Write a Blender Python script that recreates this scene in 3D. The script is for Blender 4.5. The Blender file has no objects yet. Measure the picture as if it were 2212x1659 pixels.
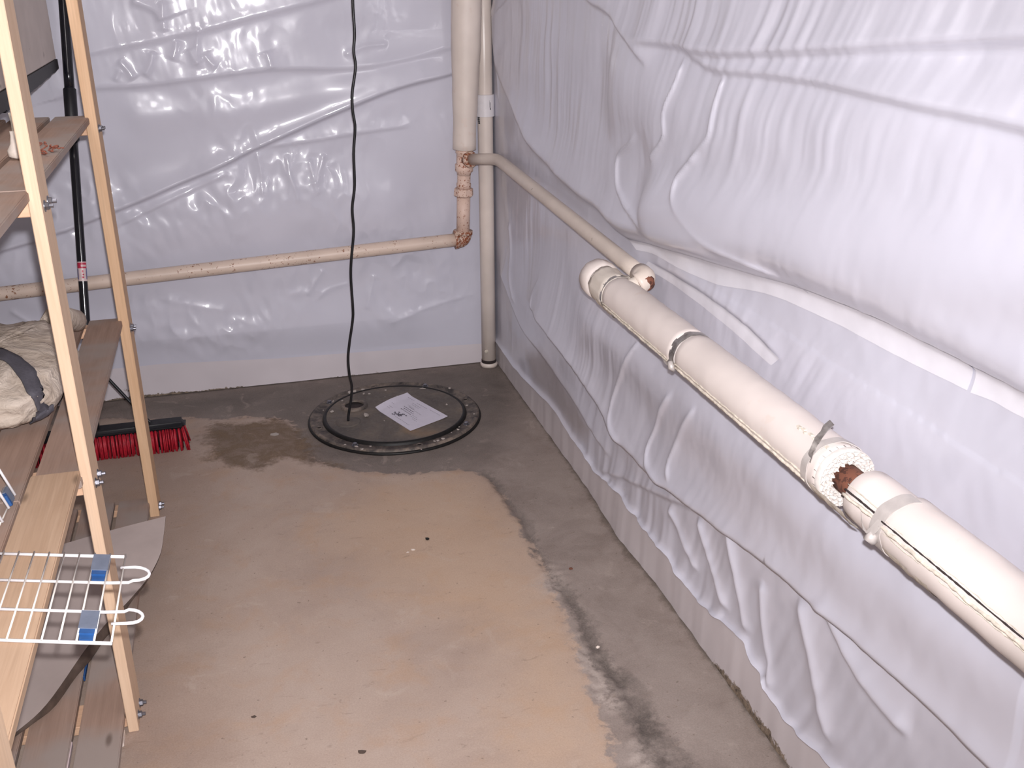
import bpy, bmesh, math, random
import numpy as np
from mathutils import Vector, Matrix

random.seed(7)
rng = np.random.default_rng(11)
C = bpy.context.scene.collection
SC = bpy.context.scene
V = Vector

# ------------------------------------------------------------------ camera
# world: right wall is the plane x=0, back wall the plane y=0, floor z=0 (metres)
CAM = np.array([-0.99540611, -3.95336343, 1.57])
YAW, PITCH, ROLL, FPX = 0.263380355, 0.391472235, -0.0079893742, 2195.61
_f = np.array([math.sin(YAW) * math.cos(PITCH), math.cos(YAW) * math.cos(PITCH), -math.sin(PITCH)])
_r = np.array([math.cos(YAW), -math.sin(YAW), 0.0])
_u = np.cross(_r, _f)
_c, _s = math.cos(ROLL), math.sin(ROLL)
_r, _u = _c * _r + _s * _u, -_s * _r + _c * _u
cam_data = bpy.data.cameras.new('camera')
cam = bpy.data.objects.new('camera', cam_data)
C.objects.link(cam)
cam_data.sensor_fit = 'HORIZONTAL'
cam_data.sensor_width = 36.0
cam_data.lens = FPX / 2212 * 36.0
cam_data.clip_start = 0.02
M = Matrix(((_r[0], _u[0], -_f[0], CAM[0]), (_r[1], _u[1], -_f[1], CAM[1]), (_r[2], _u[2], -_f[2], CAM[2]), (0, 0, 0, 1)))
cam.matrix_world = M
SC.camera = cam

# ------------------------------------------------------------------ world, lights, exposure
w = bpy.data.worlds.new('world'); SC.world = w
w.use_nodes = True
w.node_tree.nodes['Background'].inputs[0].default_value = (0.9, 0.95, 1.0, 1)
w.node_tree.nodes['Background'].inputs[1].default_value = 0.0

def spot(name, loc, aim, energy, angle, blend, size, color):
    d = bpy.data.lights.new(name, 'SPOT')
    d.energy = energy; d.spot_size = math.radians(angle); d.spot_blend = blend
    d.shadow_soft_size = size; d.color = color
    o = bpy.data.objects.new(name, d); C.objects.link(o)
    o.location = loc
    o.rotation_euler = (Vector(aim) - Vector(loc)).to_track_quat('-Z', 'Y').to_euler()
    return o
# the camera's flash, just above the lens
fl = CAM + 0.055 * _u + 0.012 * _r
aim = CAM + 2.0 * (_f - 0.16 * _r + 0.06 * _u)
spot('camera_flash', fl, aim, 270.0, 108, 1.0, 0.013, (1.0, 0.97, 0.99))
# unseen point lights added as ambient fill, one behind the camera, one overhead
for bx, by_, be in ((-1.45, -4.7, 38), (-1.5, -1.5, 11)):
    d = bpy.data.lights.new('ambient_fill_light', 'POINT'); d.energy = be; d.shadow_soft_size = 0.16; d.color = (1.0, 0.96, 0.97)
    o = bpy.data.objects.new('ambient_fill_light', d); C.objects.link(o); o.location = (bx, by_, 2.1)

SC.view_settings.view_transform = 'Standard'
SC.view_settings.look = 'None'
SC.view_settings.exposure = 0.0
SC.view_settings.gamma = 1.0
SC.view_settings.use_curve_mapping = False

# ------------------------------------------------------------------ helpers
def at(px, py, ax, val):
    """world point where the photo's sight line meets the plane <axis>=val (used to measure the real place)"""
    dd = _f + _r * (px - 1106.0) / FPX - _u * (py - 829.5) / FPX
    t = (val - CAM[ax]) / dd[ax]
    return CAM + t * dd

def srgb(r, g, b):
    f = lambda c: (c / 255) / 12.92 if c <= 10 else ((c / 255 + 0.055) / 1.055) ** 2.4
    return (f(r), f(g), f(b), 1.0)

_perm = np.random.default_rng(3).permutation(4096)
def _h(ix, iy, seed):
    return _perm[(_perm[(ix + seed * 57) & 4095] + iy) & 4095]
def perlin(x, y, seed=0):
    x = np.asarray(x, float); y = np.asarray(y, float)
    x0 = np.floor(x).astype(int); y0 = np.floor(y).astype(int)
    fx = x - x0; fy = y - y0
    u = fx * fx * fx * (fx * (fx * 6 - 15) + 10); v = fy * fy * fy * (fy * (fy * 6 - 15) + 10)
    def g(ix, iy, dx, dy):
        a = _h(ix, iy, seed) * (2 * math.pi / 4096)
        return np.cos(a) * dx + np.sin(a) * dy
    n00 = g(x0, y0, fx, fy); n10 = g(x0 + 1, y0, fx - 1, fy)
    n01 = g(x0, y0 + 1, fx, fy - 1); n11 = g(x0 + 1, y0 + 1, fx - 1, fy - 1)
    return 1.4 * ((n00 * (1 - u) + n10 * u) * (1 - v) + (n01 * (1 - u) + n11 * u) * v)
def fbm(x, y, seed=0, oct=3):
    s = 0; a = 1.0
    for k in range(oct):
        s = s + a * perlin(x * 2 ** k, y * 2 ** k, seed + k * 7); a *= 0.5
    return s

def smooth_line(pts, n=5):
    P = [np.array(p, float) for p in pts]
    if len(P) < 3: return np.array(P)
    Q = [2 * P[0] - P[1]] + P + [2 * P[-1] - P[-2]]
    out = []
    for i in range(1, len(Q) - 2):
        for k in range(n):
            t = k / n
            out.append(0.5 * (2 * Q[i] + (Q[i + 1] - Q[i - 1]) * t + (2 * Q[i - 1] - 5 * Q[i] + 4 * Q[i + 1] - Q[i + 2]) * t * t
                              + (3 * Q[i] - Q[i - 1] - 3 * Q[i + 1] + Q[i + 2]) * t ** 3))
    out.append(P[-1])
    return np.array(out)

def line_dist(X, Y, pts):
    """unsigned distance, signed side (+ = left of travel), position along 0..1"""
    best = np.full(X.shape, 1e9); side = np.zeros(X.shape); par = np.zeros(X.shape)
    L = np.concatenate([[0], np.cumsum(np.hypot(*np.diff(pts, axis=0).T))])
    for i in range(len(pts) - 1):
        a, b = pts[i], pts[i + 1]
        d = b - a; l2 = d @ d + 1e-12
        t = np.clip(((X - a[0]) * d[0] + (Y - a[1]) * d[1]) / l2, 0, 1)
        ex = X - (a[0] + t * d[0]); ey = Y - (a[1] + t * d[1])
        q = np.hypot(ex, ey)
        m = q < best
        best = np.where(m, q, best)
        side = np.where(m, np.sign(d[0] * (Y - a[1]) - d[1] * (X - a[0])), side)
        par = np.where(m, (L[i] + t * (L[i + 1] - L[i])) / L[-1], par)
    return best, side, par

def poly_sd(X, Y, pts):
    """signed distance to a closed polygon, negative inside"""
    pts = np.array(pts, float)
    d, _, _ = line_dist(X, Y, np.vstack([pts, pts[:1]]))
    ins = np.zeros(X.shape, bool)
    n = len(pts)
    for i in range(n):
        x1, y1 = pts[i]; x2, y2 = pts[(i + 1) % n]
        c = ((y1 > Y) != (y2 > Y)) & (X < (x2 - x1) * (Y - y1) / (y2 - y1 + 1e-12) + x1)
        ins ^= c
    return np.where(ins, -d, d)

# ---- objects
def thing(name, label, cat, loc=(0, 0, 0), group=None):
    o = bpy.data.objects.new(name, None); C.objects.link(o)
    o.empty_display_size = 0.05
    o.location = loc
    o['label'] = label; o['category'] = cat
    if group: o['group'] = group
    return o
def tag(o, label, cat, group=None, kind=None):
    o['label'] = label; o['category'] = cat
    if group: o['group'] = group
    if kind: o['kind'] = kind
    return o
def root_loc(p):
    l = V((0, 0, 0))
    while p is not None:
        l += p.location; p = p.parent
    return l
def mk(name, verts, faces, mat, parent=None, smooth=True, loc=None, sharp=None):
    """verts in world metres; stored relative to the parent's (or own) base point"""
    me = bpy.data.meshes.new(name)
    v = np.array(verts, float)
    base = root_loc(parent) if parent is not None else V(loc if loc is not None else (0, 0, 0))
    v = v - np.array(base)
    me.from_pydata(v.tolist(), [], [tuple(int(i) for i in f) for f in faces])
    if mat is not None: me.materials.append(mat)
    if smooth:
        me.polygons.foreach_set('use_smooth', [True] * len(me.polygons))
        if sharp: me.set_sharp_from_angle(angle=math.radians(sharp))
    me.update()
    o = bpy.data.objects.new(name, me); C.objects.link(o)
    if parent is not None: o.parent = parent
    elif loc is not None: o.location = loc
    return o
def mk_bm(name, bm, mat, parent=None, smooth=False, loc=None, sharp=None):
    bm.normal_update()
    bm.verts.index_update()
    vs = [tuple(v.co) for v in bm.verts]; fs = [[v.index for v in f.verts] for f in bm.faces]
    bm.free()
    return mk(name, vs, fs, mat, parent, smooth, loc, sharp)
def box_bm(x0, x1, y0, y1, z0, z1, bev=0.0015, bm=None, seg=1):
    b = bmesh.new()
    r = bmesh.ops.create_cube(b, size=1.0)
    for v in b.verts:
        v.co = V(((x0 + x1) / 2 + v.co.x * (x1 - x0), (y0 + y1) / 2 + v.co.y * (y1 - y0), (z0 + z1) / 2 + v.co.z * (z1 - z0)))
    if bev: bmesh.ops.bevel(b, geom=b.edges[:], offset=bev, segments=seg, affect='EDGES', clamp_overlap=True)
    return b
class MB:
    """collects plain mesh pieces into one part"""
    def __init__(s): s.v = []; s.f = []
    def add(s, v, f):
        n = len(s.v); s.v += [tuple(map(float, p)) for p in v]; s.f += [tuple(i + n for i in q) for q in f]
    def add_bm(s, b):
        b.verts.index_update(); s.add([tuple(v.co) for v in b.verts], [[v.index for v in f.verts] for f in b.faces]); b.free()
def tube(pts, radii, seg=16, caps=True, closed=False, ell=None):
    P = [np.array(p, float) for p in pts]; n = len(P)
    if np.isscalar(radii): radii = [radii] * n
    vs, fs = [], []
    T = []
    for i in range(n):
        if closed: t = P[(i + 1) % n] - P[i - 1]
        else: t = P[min(i + 1, n - 1)] - P[max(i - 1, 0)]
        T.append(t / (np.linalg.norm(t) + 1e-12))
    a = np.array([0, 0, 1.0]) if abs(T[0][2]) < 0.9 else np.array([1.0, 0, 0])
    N = np.cross(T[0], a); N /= np.linalg.norm(N)
    for i in range(n):
        N = N - T[i] * (N @ T[i]); N /= np.linalg.norm(N) + 1e-12
        B = np.cross(T[i], N)
        for k in range(seg):
            th = 2 * math.pi * k / seg
            vs.append(P[i] + radii[i] * (math.cos(th) * N + math.sin(th) * B))
    m = n if closed else n - 1
    for i in range(m):
        j = (i + 1) % n
        for k in range(seg):
            l = (k + 1) % seg
            fs.append((i * seg + k, i * seg + l, j * seg + l, j * seg + k))
    if caps and not closed:
        fs.append(tuple(range(seg))[::-1]); fs.append(tuple((n - 1) * seg + k for k in range(seg)))
    return vs, fs
def lathe(p0, axis, prof, seg=32, noise=0, seed=0, caps=(True, True), nscale=60.):
    """prof = [(distance along axis, radius)...]"""
    p0 = np.array(p0, float); A = np.array(axis, float); A /= np.linalg.norm(A)
    a = np.array([0, 0, 1.0]) if abs(A[2]) < 0.9 else np.array([1.0, 0, 0])
    N = np.cross(a, A); N /= np.linalg.norm(N); B = np.cross(A, N)
    vs, fs = [], []
    for i, (t, r) in enumerate(prof):
        for k in range(seg):
            th = 2 * math.pi * k / seg
            rr = r
            if noise: rr = r + noise * float(fbm(np.array(math.cos(th) * r * nscale + t * nscale * .7 + seed), np.array(math.sin(th) * r * nscale + t * nscale * .9), seed))
            vs.append(p0 + A * t + rr * (math.cos(th) * N + math.sin(th) * B))
    n = len(prof)
    for i in range(n - 1):
        for k in range(seg):
            l = (k + 1) % seg
            fs.append((i * seg + k, i * seg + l, (i + 1) * seg + l, (i + 1) * seg + k))
    if caps[0]: fs.append(tuple(range(seg))[::-1])
    if caps[1]: fs.append(tuple((n - 1) * seg + k for k in range(seg)))
    return vs, fs
def grid_faces(nu, nv):
    i = np.arange(nu - 1)[:, None] * nv + np.arange(nv - 1)[None, :]
    return np.stack([i, i + nv, i + nv + 1, i + 1], -1).reshape(-1, 4)
def mk_grid(name, P, mat, parent=None, flip=False, loc=None):
    """P: (nu,nv,3) world points"""
    nu, nv, _ = P.shape
    F = grid_faces(nu, nv)
    if flip: F = F[:, ::-1]
    base = np.array(root_loc(parent)) if parent is not None else np.array(loc if loc is not None else (0, 0, 0.))
    me = bpy.data.meshes.new(name)
    me.vertices.add(nu * nv); me.vertices.foreach_set('co', (P.reshape(-1, 3) - base).astype(np.float32).ravel())
    me.loops.add(len(F) * 4); me.loops.foreach_set('vertex_index', F.astype(np.int32).ravel())
    me.polygons.add(len(F)); me.polygons.foreach_set('loop_start', np.arange(0, len(F) * 4, 4, dtype=np.int32))
    me.polygons.foreach_set('use_smooth', np.ones(len(F), bool))
    me.update(calc_edges=True); me.validate()
    me.materials.append(mat)
    o = bpy.data.objects.new(name, me); C.objects.link(o)
    if parent is not None: o.parent = parent
    elif loc is not None: o.location = loc
    return o
def attr(o, name, vals):
    a = o.data.attributes.new(name, 'FLOAT', 'POINT'); a.data.foreach_set('value', np.asarray(vals, np.float32).ravel())

# ---- materials
class NT:
    def __init__(s, name):
        s.m = bpy.data.materials.new(name); s.m.use_nodes = True
        s.t = s.m.node_tree; s.b = s.t.nodes['Principled BSDF']
    def n(s, typ, **kw):
        x = s.t.nodes.new(typ)
        for k, v in kw.items():
            if k.startswith('i_'): x.inputs[k[2:].replace('_', ' ')].default_value = v
            else: setattr(x, k, v)
        return x
    def l(s, a, b): s.t.links.new(a, b)
    def coord(s, scale=(1, 1, 1), kind='Object', rot=(0, 0, 0)):
        c = s.n('ShaderNodeTexCoord'); m = s.n('ShaderNodeMapping'); m.inputs['Scale'].default_value = scale
        m.inputs['Rotation'].default_value = rot
        s.l(c.outputs[kind], m.inputs['Vector']); return m.outputs['Vector']
    def noise(s, vec, scale, detail=4, rough=0.6, dist=0.0):
        x = s.n('ShaderNodeTexNoise'); s.l(vec, x.inputs['Vector'])
        x.inputs['Scale'].default_value = scale; x.inputs['Detail'].default_value = detail
        x.inputs['Roughness'].default_value = rough; x.inputs['Distortion'].default_value = dist
        return x.outputs['Fac']
    def ramp(s, fac, stops, interp='LINEAR'):
        x = s.n('ShaderNodeValToRGB'); s.l(fac, x.inputs['Fac']); x.color_ramp.interpolation = interp
        e = x.color_ramp.elements
        while len(e) < len(stops): e.new(0.5)
        for q, (p, c) in zip(e, stops):
            q.position = p; q.color = c if len(c) == 4 else (*c, 1)
        return x.outputs['Color']
    def math(s, op, a, b=None, clamp=False):
        x = s.n('ShaderNodeMath', operation=op); x.use_clamp = clamp
        for k, q in enumerate((a, b)):
            if q is None: continue
            if isinstance(q, (int, float)): x.inputs[k].default_value = q
            else: s.l(q, x.inputs[k])
        return x.outputs[0]
    def mix(s, fac, a, b, mode='MIX'):
        x = s.n('ShaderNodeMix', data_type='RGBA', blend_type=mode)
        if isinstance(fac, (int, float)): x.inputs[0].default_value = fac
        else: s.l(fac, x.inputs[0])
        for k, q in ((6, a), (7, b)):
            if isinstance(q, tuple): x.inputs[k].default_value = q
            else: s.l(q, x.inputs[k])
        return x.outputs[2]
    def smooth(s, v, lo, hi):
        x = s.n('ShaderNodeMapRange', interpolation_type='SMOOTHSTEP'); s.l(v, x.inputs['Value'])
        x.inputs['From Min'].default_value = lo; x.inputs['From Max'].default_value = hi
        return x.outputs['Result']
    def attr(s, name): return s.n('ShaderNodeAttribute', attribute_name=name).outputs['Fac']
    def bump(s, h, strength=0.3, dist=0.002):
        x = s.n('ShaderNodeBump'); x.inputs['Strength'].default_value = strength; x.inputs['Distance'].default_value = dist
        s.l(h, x.inputs['Height']); s.l(x.outputs['Normal'], s.b.inputs['Normal'])
    def set(s, col=None, rough=None, metal=None, spec=None, coat=None, coat_rough=None):
        for k, q in (('Base Color', col), ('Roughness', rough), ('Metallic', metal), ('Specular IOR Level', spec), ('Coat Weight', coat), ('Coat Roughness', coat_rough)):
            if q is None: continue
            if isinstance(q, (int, float, tuple)): s.b.inputs[k].default_value = q
            else: s.l(q, s.b.inputs[k])
        return s.m

def plain(name, col, rough=0.6, metal=0.0, var=0.12, scale=40, bump=0.0, spec=None):
    t = NT(name); v = t.coord()
    n = t.noise(v, scale, 3)
    c = t.mix(t.ramp(n, [(0.3, (0, 0, 0, 1)), (0.7, (1, 1, 1, 1))]), tuple(max(0, x * (1 - var)) for x in col[:3]) + (1,), tuple(min(1, x * (1 + var)) for x in col[:3]) + (1,))
    if bump: t.bump(n, bump, 0.001)
    return t.set(c, rough, metal, spec)

def wood(name, dark, light, axis=1, rough=0.62, stain=None, knots=True):
    t = NT(name)
    sc = [14.0, 14.0, 14.0]; sc[axis] = 0.9
    v = t.coord(tuple(sc))
    n1 = t.noise(v, 4.0, 5, 0.65, 0.6)
    sc2 = [90.0, 90.0, 90.0]; sc2[axis] = 2.0
    n2 = t.noise(t.coord(tuple(sc2)), 3.0, 2, 0.5)
    c = t.ramp(n1, [(0.25, dark), (0.75, light)])
    c = t.mix(t.math('MULTIPLY', t.ramp(n2, [(0.45, (0, 0, 0, 1)), (0.75, (1, 1, 1, 1))]), 0.22), c, tuple(x * 0.62 for x in dark[:3]) + (1,))
    big = t.noise(t.coord((1, 1, 1)), 3.1, 3, 0.6)
    if stain:
        c = t.mix(t.smooth(big, 0.42, 0.62), c, stain)
    if knots:
        k = t.n('ShaderNodeTexVoronoi'); sk = [9.0, 9.0, 9.0]; sk[axis] = 3.0
        t.l(t.coord(tuple(sk)), k.inputs['Vector']); k.inputs['Scale'].default_value = 1.0
        kk = t.math('SUBTRACT', 1.0, t.smooth(k.outputs['Distance'], 0.02, 0.09))
        c = t.mix(t.math('MULTIPLY', kk, 0.7), c, tuple(x * 0.35 for x in dark[:3]) + (1,))
    t.bump(n2, 0.12, 0.001)
    return t.set(c, rough, 0.0, 0.3)

def poly_mat(name, rough, spec, coat, cr, tint=(0.605, 0.602, 0.688, 1)):
    t = NT(name); v = t.coord()
    big = t.noise(v, 1.3, 2)
    c = t.mix(t.smooth(big, 0.35, 0.7), tint, tuple(x * 0.93 for x in tint[:3]) + (1,))
    brown_tone = t.attr('brown_tone')
    nz = t.noise(v, 26, 4, 0.7)
    c = t.mix(t.math('MULTIPLY', brown_tone, t.math('ADD', 0.7, t.math('MULTIPLY', nz, 0.3))), c, (0.33, 0.28, 0.27, 1))
    fine = t.noise(v, 38, 3, 0.55, 0.4)
    t.bump(fine, 0.06, 0.003)
    t.set(c, rough, 0.0, spec, coat, cr)
    return t.m

MT = {}
MT['poly_back'] = poly_mat('white_polyethylene_back', 0.30, 0.22, 0.55, 0.075)
MT['poly_right'] = poly_mat('white_polyethylene_right', 0.33, 0.95, 0.35, 0.15)
def strip_mat(name, tint):
    t = NT(name); v = t.coord()
    c = t.mix(t.smooth(t.noise(v, 2.2, 3), 0.35, 0.7), tint, tuple(x * 0.9 for x in tint[:3]) + (1,))
    mold = t.attr('mold')
    nz = t.noise(v, 34, 5, 0.75, 1.2)
    k = t.smooth(t.math('ADD', t.math('MULTIPLY', nz, 1.0), t.math('SUBTRACT', mold, 1.0)), 0.42, 0.5)
    nz2 = t.noise(v, 90, 3, 0.7)
    c = t.mix(k, c, t.ramp(nz2, [(0.3, (0.035, 0.028, 0.022, 1)), (0.6, (0.26, 0.20, 0.15, 1))]))
    t.set(c, 0.5, 0.0, 0.4)
    return t.m
MT['strip_back'] = strip_mat('base_seal_strip', (0.66, 0.61, 0.64, 1))
MT['strip_right'] = strip_mat('base_seal_strip_right', (0.61, 0.56, 0.575, 1))
MT['tape'] = plain('white_seam_tape', (0.74, 0.73, 0.79, 1), 0.28, 0, 0.04, 12)
MT['concrete'] = plain('old_concrete_wall', (0.42, 0.40, 0.38, 1), 0.9, 0, 0.2, 7, 0.5)
MT['ceiling'] = plain('ceiling_board', (0.55, 0.52, 0.5, 1), 0.9, 0, 0.1, 3)
def paintpipe(name, base, speck, amount, rough=0.42, scale=95):
    t = NT(name); v = t.coord()
    c = t.mix(t.smooth(t.noise(v, 5, 3), 0.3, 0.7), base, tuple(x * 0.88 for x in base[:3]) + (1,))
    n = t.noise(v, scale, 3, 0.65)
    patch = t.noise(v, 11, 2)
    k = t.smooth(t.math('ADD', n, t.math('MULTIPLY', t.math('SUBTRACT', patch, 0.5), 0.35)), amount, amount + 0.06)
    c = t.mix(k, c, speck)
    t.bump(n, 0.25, 0.001)
    return t.set(c, rough, 0, 0.45)
CREAM = (0.70, 0.58, 0.49, 1)
MT['pipe_speck'] = paintpipe('cream_painted_pipe_rust_specks', (0.72, 0.58, 0.49, 1), (0.26, 0.11, 0.055, 1), 0.625)
MT['fitting'] = paintpipe('painted_iron_fitting_rusty', (0.74, 0.55, 0.46, 1), (0.30, 0.10, 0.045, 1), 0.575, 0.5, 140)
MT['elbow_rust'] = paintpipe('rusted_elbow', (0.62, 0.47, 0.38, 1), (0.26, 0.075, 0.03, 1), 0.49, 0.55, 120)
MT['rust'] = paintpipe('red_brown_rust', (0.20, 0.075, 0.045, 1), (0.08, 0.03, 0.02, 1), 0.5, 0.8, 80)
MT['branch'] = paintpipe('cream_branch_pipe', (0.69, 0.60, 0.53, 1), (0.22, 0.17, 0.12, 1), 0.70, 0.42, 60)
MT['canvas'] = paintpipe('painted_canvas_jacket', (0.71, 0.635, 0.60, 1), (0.66, 0.575, 0.53, 1), 0.66, 0.55, 12)
MT['canvas_v'] = paintpipe('painted_canvas_riser', (0.76, 0.67, 0.61, 1), (0.69, 0.59, 0.53, 1), 0.6, 0.5, 14)
MT['plaster'] = paintpipe('rough_insulating_cement', (0.72, 0.65, 0.58, 1), (0.45, 0.36, 0.29, 1), 0.66, 0.85, 50)
MT['corrugate'] = plain('white_corrugated_paper', (0.56, 0.52, 0.49, 1), 0.9, 0, 0.1, 60)
MT['pvc'] = paintpipe('cream_pvc', (0.76, 0.67, 0.61, 1), (0.68, 0.58, 0.50, 1), 0.68, 0.3, 8)
MT['pvc_white'] = plain('white_pvc_coupling', (0.72, 0.69, 0.71, 1), 0.3, 0, 0.04)
def strap():
    t = NT('worn_metal_strap'); v = t.coord()
    n = t.noise(v, 60, 3, 0.6)
    return t.set(t.ramp(n, [(0.3, (0.22, 0.20, 0.19, 1)), (0.7, (0.55, 0.52, 0.50, 1))]), 0.35, 0.75)
MT['strap'] = strap()
MT['strap_pale'] = plain('pale_painted_strap', (0.50, 0.46, 0.44, 1), 0.45, 0.2, 0.1)
MT['seam'] = plain('ragged_cloth_seam', (0.60, 0.54, 0.46, 1), 0.9, 0, 0.25, 90)
MT['dark_gap'] = plain('dark_gap', (0.03, 0.02, 0.02, 1), 0.9)
MT['mark'] = plain('black_print', (0.03, 0.03, 0.035, 1), 0.7)
MT['black_plastic'] = plain('black_plastic', (0.006, 0.006, 0.009, 1), 0.5, 0, 0.2, 50)
MT['black_gloss'] = plain('black_enamel_steel', (0.008, 0.008, 0.012, 1), 0.16, 0, 0.1, 50)
MT['bristle'] = plain('red_bristle', (0.42, 0.012, 0.028, 1), 0.5, 0, 0.3, 120)
MT['bristle_dark'] = plain('black_bristle', (0.02, 0.014, 0.018, 1), 0.6)
MT['cord'] = plain('black_cord', (0.010, 0.010, 0.012, 1), 0.35)
MT['post'] = wood('pale_pine_post', (0.62, 0.43, 0.29, 1), (0.72, 0.53, 0.38, 1), 2)
MT['post_far'] = wood('orange_pine_post', (0.58, 0.37, 0.22, 1), (0.69, 0.47, 0.30, 1), 2)
MT['cleat'] = wood('pink_pine_rail', (0.60, 0.36, 0.23, 1), (0.74, 0.50, 0.34, 1), 0, knots=False)
MT['plank'] = wood('weathered_shelf_plank', (0.30, 0.20, 0.155, 1), (0.40, 0.275, 0.215, 1), 1, 0.75, (0.34, 0.28, 0.25, 1))
MT['plank_new'] = wood('lighter_shelf_plank', (0.42, 0.28, 0.185, 1), (0.52, 0.365, 0.255, 1), 1, 0.7)
MT['steel'] = plain('dark_zinc_bolt', (0.22, 0.22, 0.25, 1), 0.35, 0.85)
MT['wire'] = plain('white_coated_wire', (0.80, 0.78, 0.80, 1), 0.35, 0, 0.03)
MT['wire_thin'] = plain('ivory_coated_wire', (0.80, 0.76, 0.70, 1), 0.4, 0, 0.06)
MT['blue'] = plain('blue_plastic_clip', (0.022, 0.085, 0.25, 1), 0.4, 0, 0.15)
MT['blue_pale'] = plain('scuffed_pale_blue_plastic', (0.15, 0.175, 0.235, 1), 0.5, 0, 0.12)
MT['paper'] = plain('white_paper', (0.66, 0.63, 0.72, 1), 0.6, 0, 0.03)
MT['print'] = plain('grey_ink', (0.30, 0.28, 0.33, 1), 0.8)
MT['print_dark'] = plain('dark_ink', (0.12, 0.11, 0.14, 1), 0.8)
MT['chip'] = plain('pale_concrete_chip', (0.42, 0.37, 0.34, 1), 0.9, 0, 0.2, 120, 0.4)
MT['chip_white'] = plain('white_crumb', (0.72, 0.62, 0.55, 1), 0.9, 0, 0.1)
MT['mat'] = plain('grey_cardboard', (0.52, 0.435, 0.405, 1), 0.7, 0, 0.07, 9)
MT['mat_under'] = plain('brown_sheet_underside', (0.085, 0.058, 0.045, 1), 0.6, 0, 0.3, 30)
MT['bag_strap'] = plain('charcoal_webbing', (0.075, 0.07, 0.085, 1), 0.75, 0, 0.15, 200)
def canvasbag():
    t = NT('khaki_canvas'); v = t.coord()
    n = t.noise(v, 9, 4, 0.6, 0.8); f = t.noise(v, 46, 4, 0.6, 0.6)
    c = t.ramp(n, [(0.3, (0.40, 0.32, 0.25, 1)), (0.7, (0.58, 0.50, 0.43, 1))])
    t.bump(t.math('ADD', t.math('MULTIPLY', n, 1.0), t.math('MULTIPLY', f, 0.35)), 0.9, 0.014)
    return t.set(c, 0.75, 0, 0.3)
MT['bag'] = canvasbag()
MT['beige'] = paintpipe('dusty_beige_panel', (0.66, 0.58, 0.53, 1), (0.34, 0.29, 0.26, 1), 0.68, 0.7, 14)
MT['cloth'] = plain('white_cloth', (0.72, 0.64, 0.57, 1), 0.8, 0, 0.1, 60, 0.5)
MT['twine'] = plain('red_brown_twine', (0.24, 0.075, 0.045, 1), 0.8)
MT['label_red'] = plain('red_sticker', (0.42, 0.02, 0.06, 1), 0.4)
MT['label_white'] = plain('white_sticker', (0.62, 0.50, 0.50, 1), 0.4)
MT['label_blue'] = plain('blue_sticker', (0.12, 0.12, 0.30, 1), 0.4)
def lidmat():
    t = NT('dusty_black_plastic_cover'); v = t.coord()
    n = t.noise(v, 5.5, 5, 0.65, 0.5); f = t.noise(v, 60, 4, 0.7)
    c = t.ramp(n, [(0.32, (0.072, 0.063, 0.060, 1)), (0.52, (0.130, 0.108, 0.092, 1)), (0.72, (0.205, 0.160, 0.120, 1))])
    c = t.mix(t.smooth(f, 0.60, 0.72), c, (0.21, 0.17, 0.14, 1))
    o = t.noise(v, 2.7, 2)
    c = t.mix(t.math('MULTIPLY', t.smooth(o, 0.60, 0.72), 0.6), c, (0.33, 0.20, 0.10, 1))
    return t.set(c, t.ramp(f, [(0.3, (0.45,) * 3), (0.7, (0.8,) * 3)]), 0, 0.4)
MT['lid'] = lidmat()
def rimmat():
    t = NT('dirty_black_rim'); v = t.coord()
    n = t.noise(v, 22, 5, 0.7, 0.4)
    c = t.ramp(n, [(0.36, (0.040, 0.034, 0.034, 1)), (0.52, (0.125, 0.102, 0.088, 1)), (0.72, (0.27, 0.21, 0.17, 1))])
    return t.set(c, 0.6, 0, 0.4)
MT['rim'] = rimmat()
MT['rubber'] = plain('black_rubber', (0.010, 0.009, 0.009, 1), 0.5, 0, 0.3, 60, spec=.3)

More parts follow.
